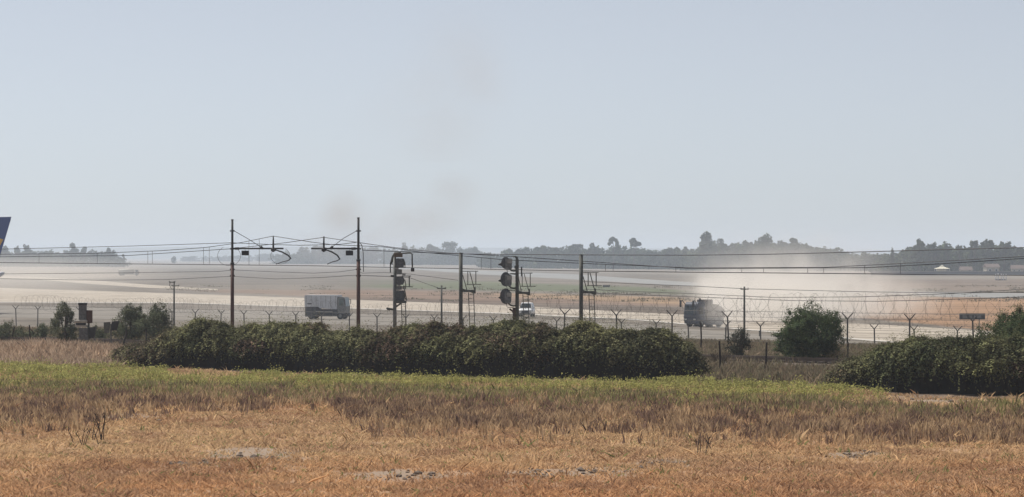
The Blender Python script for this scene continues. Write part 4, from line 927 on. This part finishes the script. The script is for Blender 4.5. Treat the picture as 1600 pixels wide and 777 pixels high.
# the wood behind them that reads as one mass
TOPM = [(-120, 392), (0, 392), (50, 391), (105, 392), (165, 394), (185, 401), (205, 407), (275, 405), (290, 400), (345, 400), (420, 396), (460, 391), (560, 388), (620, 387), (660, 388), (720, 388), (745, 394), (765, 395), (785, 391), (820, 388), (860, 386), (930, 386), (950, 384), (975, 387), (1005, 388), (1050, 389), (1080, 388), (1120, 380), (1150, 381), (1230, 378), (1262, 383), (1300, 389), (1370, 398), (1390, 396), (1410, 394), (1430, 384), (1470, 384), (1500, 385), (1540, 381), (1575, 384), (1600, 390), (1720, 386)]
r = np.random.default_rng(55); parts = []
protos = [crown_mesh('round', 300 + i, 420) for i in range(8)]
for i in range(640):
    a = r.uniform(-110, 1710); top = float(ip(a, TOPM)); D = DL(a) + r.uniform(10, 130) + (0 if i % 3 else 120)
    if 195 < a < 285: continue
    if 285 <= a < 430: D = 5200
    k = D / F; H = (EYE - (top + ip(a, [(1380, 0), (1400, .5), (1600, .5)]) - HY) * k + 3) * r.choice([.7, .85, .95, 1.0]) * r.uniform(.93, 1.12)
    if H < 2: continue
    W = r.uniform(11, 22) * min(1.2, H / 11 + .3); Pq, d, ci = protos[i % 8]
    an = r.uniform(0, 6.28); ca, sa = math.cos(an), math.sin(an)
    Q = np.stack([(Pq[:, 0] * ca - Pq[:, 1] * sa) * W + (a - CX) * k, (Pq[:, 0] * sa + Pq[:, 1] * ca) * W + D, (Pq[:, 2] * 1.25 - .27) * H - 3], -1); Q[:, 2] = np.maximum(Q[:, 2], -3)
    parts.append(leaves(Q, d, .13 * min(H, W), mixcol(len(Q), *FARC, r, np.full(len(Q), r.uniform(0, 1)), .15), asp=.85, seed=i))
V, Fc, Cc = merge(parts)
tag(link('woodland', np_mesh('woodland', V, Fc, Cc), M['far_leaf']), 'hazy belt of woodland behind the airfield', kind='stuff')

# scrub tufts on the airfield
def tufts(name, Pb, hgt, wid, nb, col, spread, lean, seed, label, material='grass', leafy=0.0):
    r = np.random.default_rng(seed); n = len(Pb)
    B = np.repeat(Pb, nb, 0); N = n * nb; B = B + np.stack([r.normal(0, spread, N), r.normal(0, spread, N), np.zeros(N)], -1)
    h = np.repeat(hgt, nb) * r.uniform(.5, 1.15, N); a = r.uniform(0, 6.28, N); ln = r.normal(0, lean, (N, 2)) * h[:, None]
    w_ = (np.repeat(wid, nb) if np.ndim(wid) else wid) * r.uniform(.6, 1.4, N); dx = np.stack([np.cos(a), np.sin(a) * .5, 0 * a], -1) * w_[:, None]
    tip = B + np.stack([ln[:, 0], ln[:, 1], h], -1); mid = B + np.stack([ln[:, 0] * .4, ln[:, 1] * .4, h * .6], -1)
    V = np.stack([B - dx * .5, B + dx * .5, mid + dx * (.5 + leafy), tip, mid - dx * (.5 + leafy)], 1)
    Cc = np.repeat(np.repeat(col, nb, 0) * r.uniform(.75, 1.25, N)[:, None], 5, 0)
    Fc = np.arange(5 * N).reshape(N, 5)
    return V.reshape(-1, 3), Fc, Cc
def stuff(name, parts, label, material='grass'):
    V, Fc, Cc = merge(parts); return tag(link(name, np_mesh(name, V, Fc, Cc), M[material]), label, kind='stuff')
def sample(n, y0, y1, x0=-90, x1=1690, r=RNG):
    """uniform over the ground between two photo rows of the near field"""
    Da, Db = F * EYE / (y1 - HY), F * EYE / (y0 - HY)
    D = np.sqrt(r.uniform(Da ** 2, Db ** 2, n)); p = r.uniform(x0, x1, n); X = (p - CX) * D / F; return p, HY + F * EYE / D, X, D
def ground_pts(X, D): return np.stack([X, D, zg(X, D) - .02], -1)
r = RNG
# -- dry grass
n = 150000
p, q, X, D = sample(n, 572, 800)
nz = fbm(X * .5, D * .35, seed=31); nb_ = fbm(X * 1.6, D * 1.1, seed=35)
gtop = ip(p, [(0, 570), (170, 572), (250, 576), (560, 588), (800, 594), (1000, 597), (1110, 596), (1290, 604), (1400, 614), (1600, 620)])
bare = np.zeros(n)
for cx_, cy_, rx_, ry_ in ((400, 712, 90, 12), (290, 726, 60, 6), (640, 744, 110, 11), (820, 742, 60, 7), (930, 736, 90, 8), (1040, 724, 60, 7), (1340, 712, 60, 6), (210, 652, 60, 6), (1450, 624, 170, 10), (1250, 636, 120, 4), (380, 640, 130, 4)):
    bare = np.maximum(bare, sstep(1.3, .3, ((p - cx_) / rx_) ** 2 + ((q - cy_) / ry_) ** 2 + (nb_ - .5) * 1.5))
keep = (q > gtop + 2) & (r.uniform(0, 1, n) > bare * .80) & (r.uniform(0, 1, n) < .55 + .8 * nz)
p, q, X, D, nz, nb_ = [a[keep] for a in (p, q, X, D, nz, nb_)]; n = len(p)
low = sstep(690, 770, q); rd = sstep(.5, .7, fbm(X * .22, D * .12, seed=37))
cA = np.array([(.60, .43, .25)]) * (1 - low[:, None]) + np.array([(.59, .365, .20)]) * low[:, None]
cB = np.array([(.40, .25, .155)]); t = np.clip((nz - .35) * 2.2 + r.normal(0, .25, n), 0, 1)[:, None]
col = cA * (1 - t) + cB * t; col = col * (1 - .13 * rd[:, None] * np.array([[.5, .9, 1.1]]))
gr = (r.uniform(0, 1, n) < .035)[:, None]; col = np.where(gr, np.array([(.2, .22, .08)]), col)
stuff('dry_grass', [tufts('g', ground_pts(X, D), .05 + .20 * nb_ ** 1.6 + .02 * low + .2 * (r.uniform(0, 1, n) < .015), .024 + D * .00012, 5, col, .13, .85, 61, '')], 'dry orange tan grass over the near field')
# -- brown dead weeds
n = 70000
p, q, X, D = sample(n, 595, 700)
nz = fbm(X * .35, D * .22, seed=41); nb_ = fbm(X * 1.2, D * .8, seed=44)
up_ = ip(p, [(0, 604), (250, 604), (560, 610), (1000, 620), (1200, 628), (1400, 636), (1700, 636)])
lo_ = ip(p, [(0, 665), (150, 655), (200, 632), (520, 636), (560, 668), (1050, 672), (1200, 680), (1700, 692)])
dens = sstep(up_ - 4, up_ + 6, q) * sstep(lo_ + 26, lo_ - 16, q + (nz - .5) * 60) * sstep(.28, .55, nb_) 
keep = r.uniform(0, 1, n) < dens * (.25 + .45 * sstep(.35, .6, nz))
p, q, X, D, nz, nb_, lo2, up2 = [a[keep] for a in (p, q, X, D, nz, nb_, lo_, up_)]; n = len(p)
t = np.clip((fbm(X * 1.4, D * .5, seed=47) - .5) * 3.5 + .5 + r.normal(0, .3, n), 0, 1)[:, None]
col = np.array([(.46, .33, .20)]) * (1 - t) + np.array([(.19, .125, .095)]) * t
gsh = (r.uniform(0, 1, n) < (.75 * sstep(up2 + 34, up2 - 4, q)))[:, None]; col = np.where(gsh, np.array([(.26, .25, .11)]) * r.uniform(.7, 1.2, n)[:, None], col)
stuff('dead_weeds', [tufts('w', ground_pts(X, D), .28 + .25 * nb_, .03, 6, col, .13, .30, 62, '', leafy=.3)], 'brown dead weeds standing in a band across the field')
# -- green weeds
n = 36000
p, q, X, D = sample(n, 574, 645)
nz = fbm(X * .5, D * .3, seed=51)
up_ = ip(p, [(0, 577), (160, 577), (258, 583), (262, 592), (370, 592), (400, 587), (560, 592), (800, 598), (1000, 601), (1110, 598), (1250, 606), (1390, 616), (1400, 640), (1700, 640)])
lo_ = ip(p, [(0, 600), (400, 606), (800, 612), (1000, 620), (1250, 624), (1390, 622), (1400, 600), (1700, 600)])
keep = r.uniform(0, 1, n) < sstep(up_ - 2, up_ + 1, q) * sstep(lo_ + 16, lo_ - 12, q + (nz - .5) * 44) * (.35 + .65 * sstep(.36, .56, fbm(X * 1.1, D * .6, seed=57)))
p, q, X, D, nz = [a[keep] for a in (p, q, X, D, nz)]; n = len(p); G0 = ground_pts(X, D)
hg = .16 + .5 * nz ** 1.5 + .25 * (r.uniform(0, 1, n) < .05); cc = mixcol(n, (.26, .27, .09), (.44, .42, .15), r)
parts = [tufts('v', G0, hg, .022, 3, cc * .7, .07, .25, 63, '')]
m_ = 11; PP = np.repeat(G0, m_, 0); hh_ = np.repeat(hg, m_) * r.uniform(.25, 1.1, n * m_)
PP = PP + np.stack([r.normal(0, .11, n * m_), r.normal(0, .11, n * m_), hh_], -1); v, f, c = leaves(PP, np.tile([[0, 0, 1.0]], (n * m_, 1)), .08, np.repeat(cc, m_, 0), asp=.6, seed=64)
tag(link('green_weeds', np_mesh('green_weeds', v, f, c), M['grass']), 'bright green leafy weeds along the foot of the hedge', kind='stuff')
V, Fc, Cc = parts[0]; stuff('weed_stalks', [(V, Fc, Cc)], 'thin stalks of the green weeds below the hedge')
# -- undergrowth behind the hedges: dry brambles, bank grass and verge
n = 44000
D = r.uniform(148, 262, n); p = r.uniform(-60, 1660, n); X = (p - CX) * D / F; U_ = uu(X, D)
nz = fbm(X * .4, D * .3, seed=71)
keep = (U_ > np.where((p > 1120) & (p < 1300), 155, 149)) & ((p < 185) | (p > 1100) | (U_ > 165)) & (U_ < 262) & (r.uniform(0, 1, n) < .35 + nz) 
X, D, nz, p, U_ = [a[keep] for a in (X, D, nz, p, U_)]; n = len(X)
bank = ((p < 190) & (U_ < 176))[:, None]
col = np.where(bank, mixcol(n, (.50, .39, .29), (.34, .25, .19), r), mixcol(n, (.24, .18, .13), (.17, .16, .10), r))
stuff('undergrowth', [tufts('u', ground_pts(X, D), np.where(U_ > 190, .16 + .22 * nz, .3 + .5 * nz), .045, 7, col, .22, .4, 65, '')], 'dry undergrowth and grass between hedge and fence')
# -- low scrub on the airfield
n = 9000
p = r.uniform(-50, 1650, n); q = r.uniform(446, 472, n); D = F * 9 / (q - HY); X = (p - CX) * D / F
nz = fbm(p * .02, q * .25, seed=81); keep = (nz > .55) & (q < ip(p, [(0, 440), (300, 455), (560, 466), (800, 475), (1000, 486), (1600, 500)])) & (p > 250)
X, D, nz = X[keep], D[keep], nz[keep]; n = len(X)
stuff('scrub', [tufts('s', ground_pts(X, D), .15 + .35 * r.uniform(0, 1, n) ** 2, .12, 5, mixcol(n, (.17, .14, .10), (.15, .15, .09), r), .5, .4, 66, '')], 'low dry scrub dotted over the airfield')

# dead stalk clumps
def dead_plant(px_, py_, h, n_, label, seed):
    rr = random.Random(seed); D = F * EYE / (py_ - HY); x = (px_ - CX) * D / F; z = zg1(x, D)
    b = MB()
    for i in range(n_):
        a = rr.uniform(0, 6.28); l = h * rr.uniform(.5, 1.1); sx, sy = rr.gauss(0, .22), rr.gauss(0, .15)
        pts = [(x + sx, D + sy, z - .03), (x + sx + .08 * math.cos(a), D + sy, z + l * .5), (x + sx + .2 * math.cos(a), D + sy, z + l)]
        b.tube(pts, [.016, .012, .006], 5)
        for j in range(3):
            t = rr.uniform(.4, .9); q0 = Vector(pts[1]).lerp(Vector(pts[2]), t)
            b.tube([q0, q0 + Vector((rr.uniform(-.15, .15), 0, rr.uniform(.05, .2)))], [.009, .005], 4)
    tag(b.build('dead_plant', M['wood']), label, 'dead plant', 'dead plants in the near field')
dead_plant(158, 690, .8, 7, 'taller clump of bare dark stalks in the left of the dry field', 1)
dead_plant(128, 696, .5, 6, 'shorter clump of bare dark stalks left of the taller clump', 2)
dead_plant(1105, 712, .5, 5, 'sparse bare stalks in the right half of the dry field', 3)
# clods of soil on the pale patches
b = MB(); rr = random.Random(4)
for i in range(260):
    cx_, cy_, sx, sy = rr.choice([(640, 746, 90, 6), (400, 716, 60, 6), (840, 744, 50, 5), (930, 738, 60, 4), (1335, 712, 40, 3), (1035, 726, 40, 4), (210, 656, 60, 3), (290, 728, 40, 3), (1440, 624, 140, 5)])
    a, c = cx_ + rr.gauss(0, sx * .6), cy_ + rr.gauss(0, sy * .6); D = F * EYE / (c - HY); x = (a - CX) * D / F; s_ = rr.choice([.03, .04, .05, .05, .07, .10])
    bm = bmesh.new(); bmesh.ops.create_icosphere(bm, subdivisions=1, radius=s_)
    for v in bm.verts: v.co = Vector((v.co.x * rr.uniform(.9, 1.8), v.co.y * rr.uniform(.7, 1.3), v.co.z * rr.uniform(.5, 1.0))) + Vector((x, D, zg1(x, D) + s_ * .2))
    b.bm(bm)
o = b.build('soil_clods', M['clod']); tag(o, 'dark soil clods on the bare patches of the field', kind='stuff')
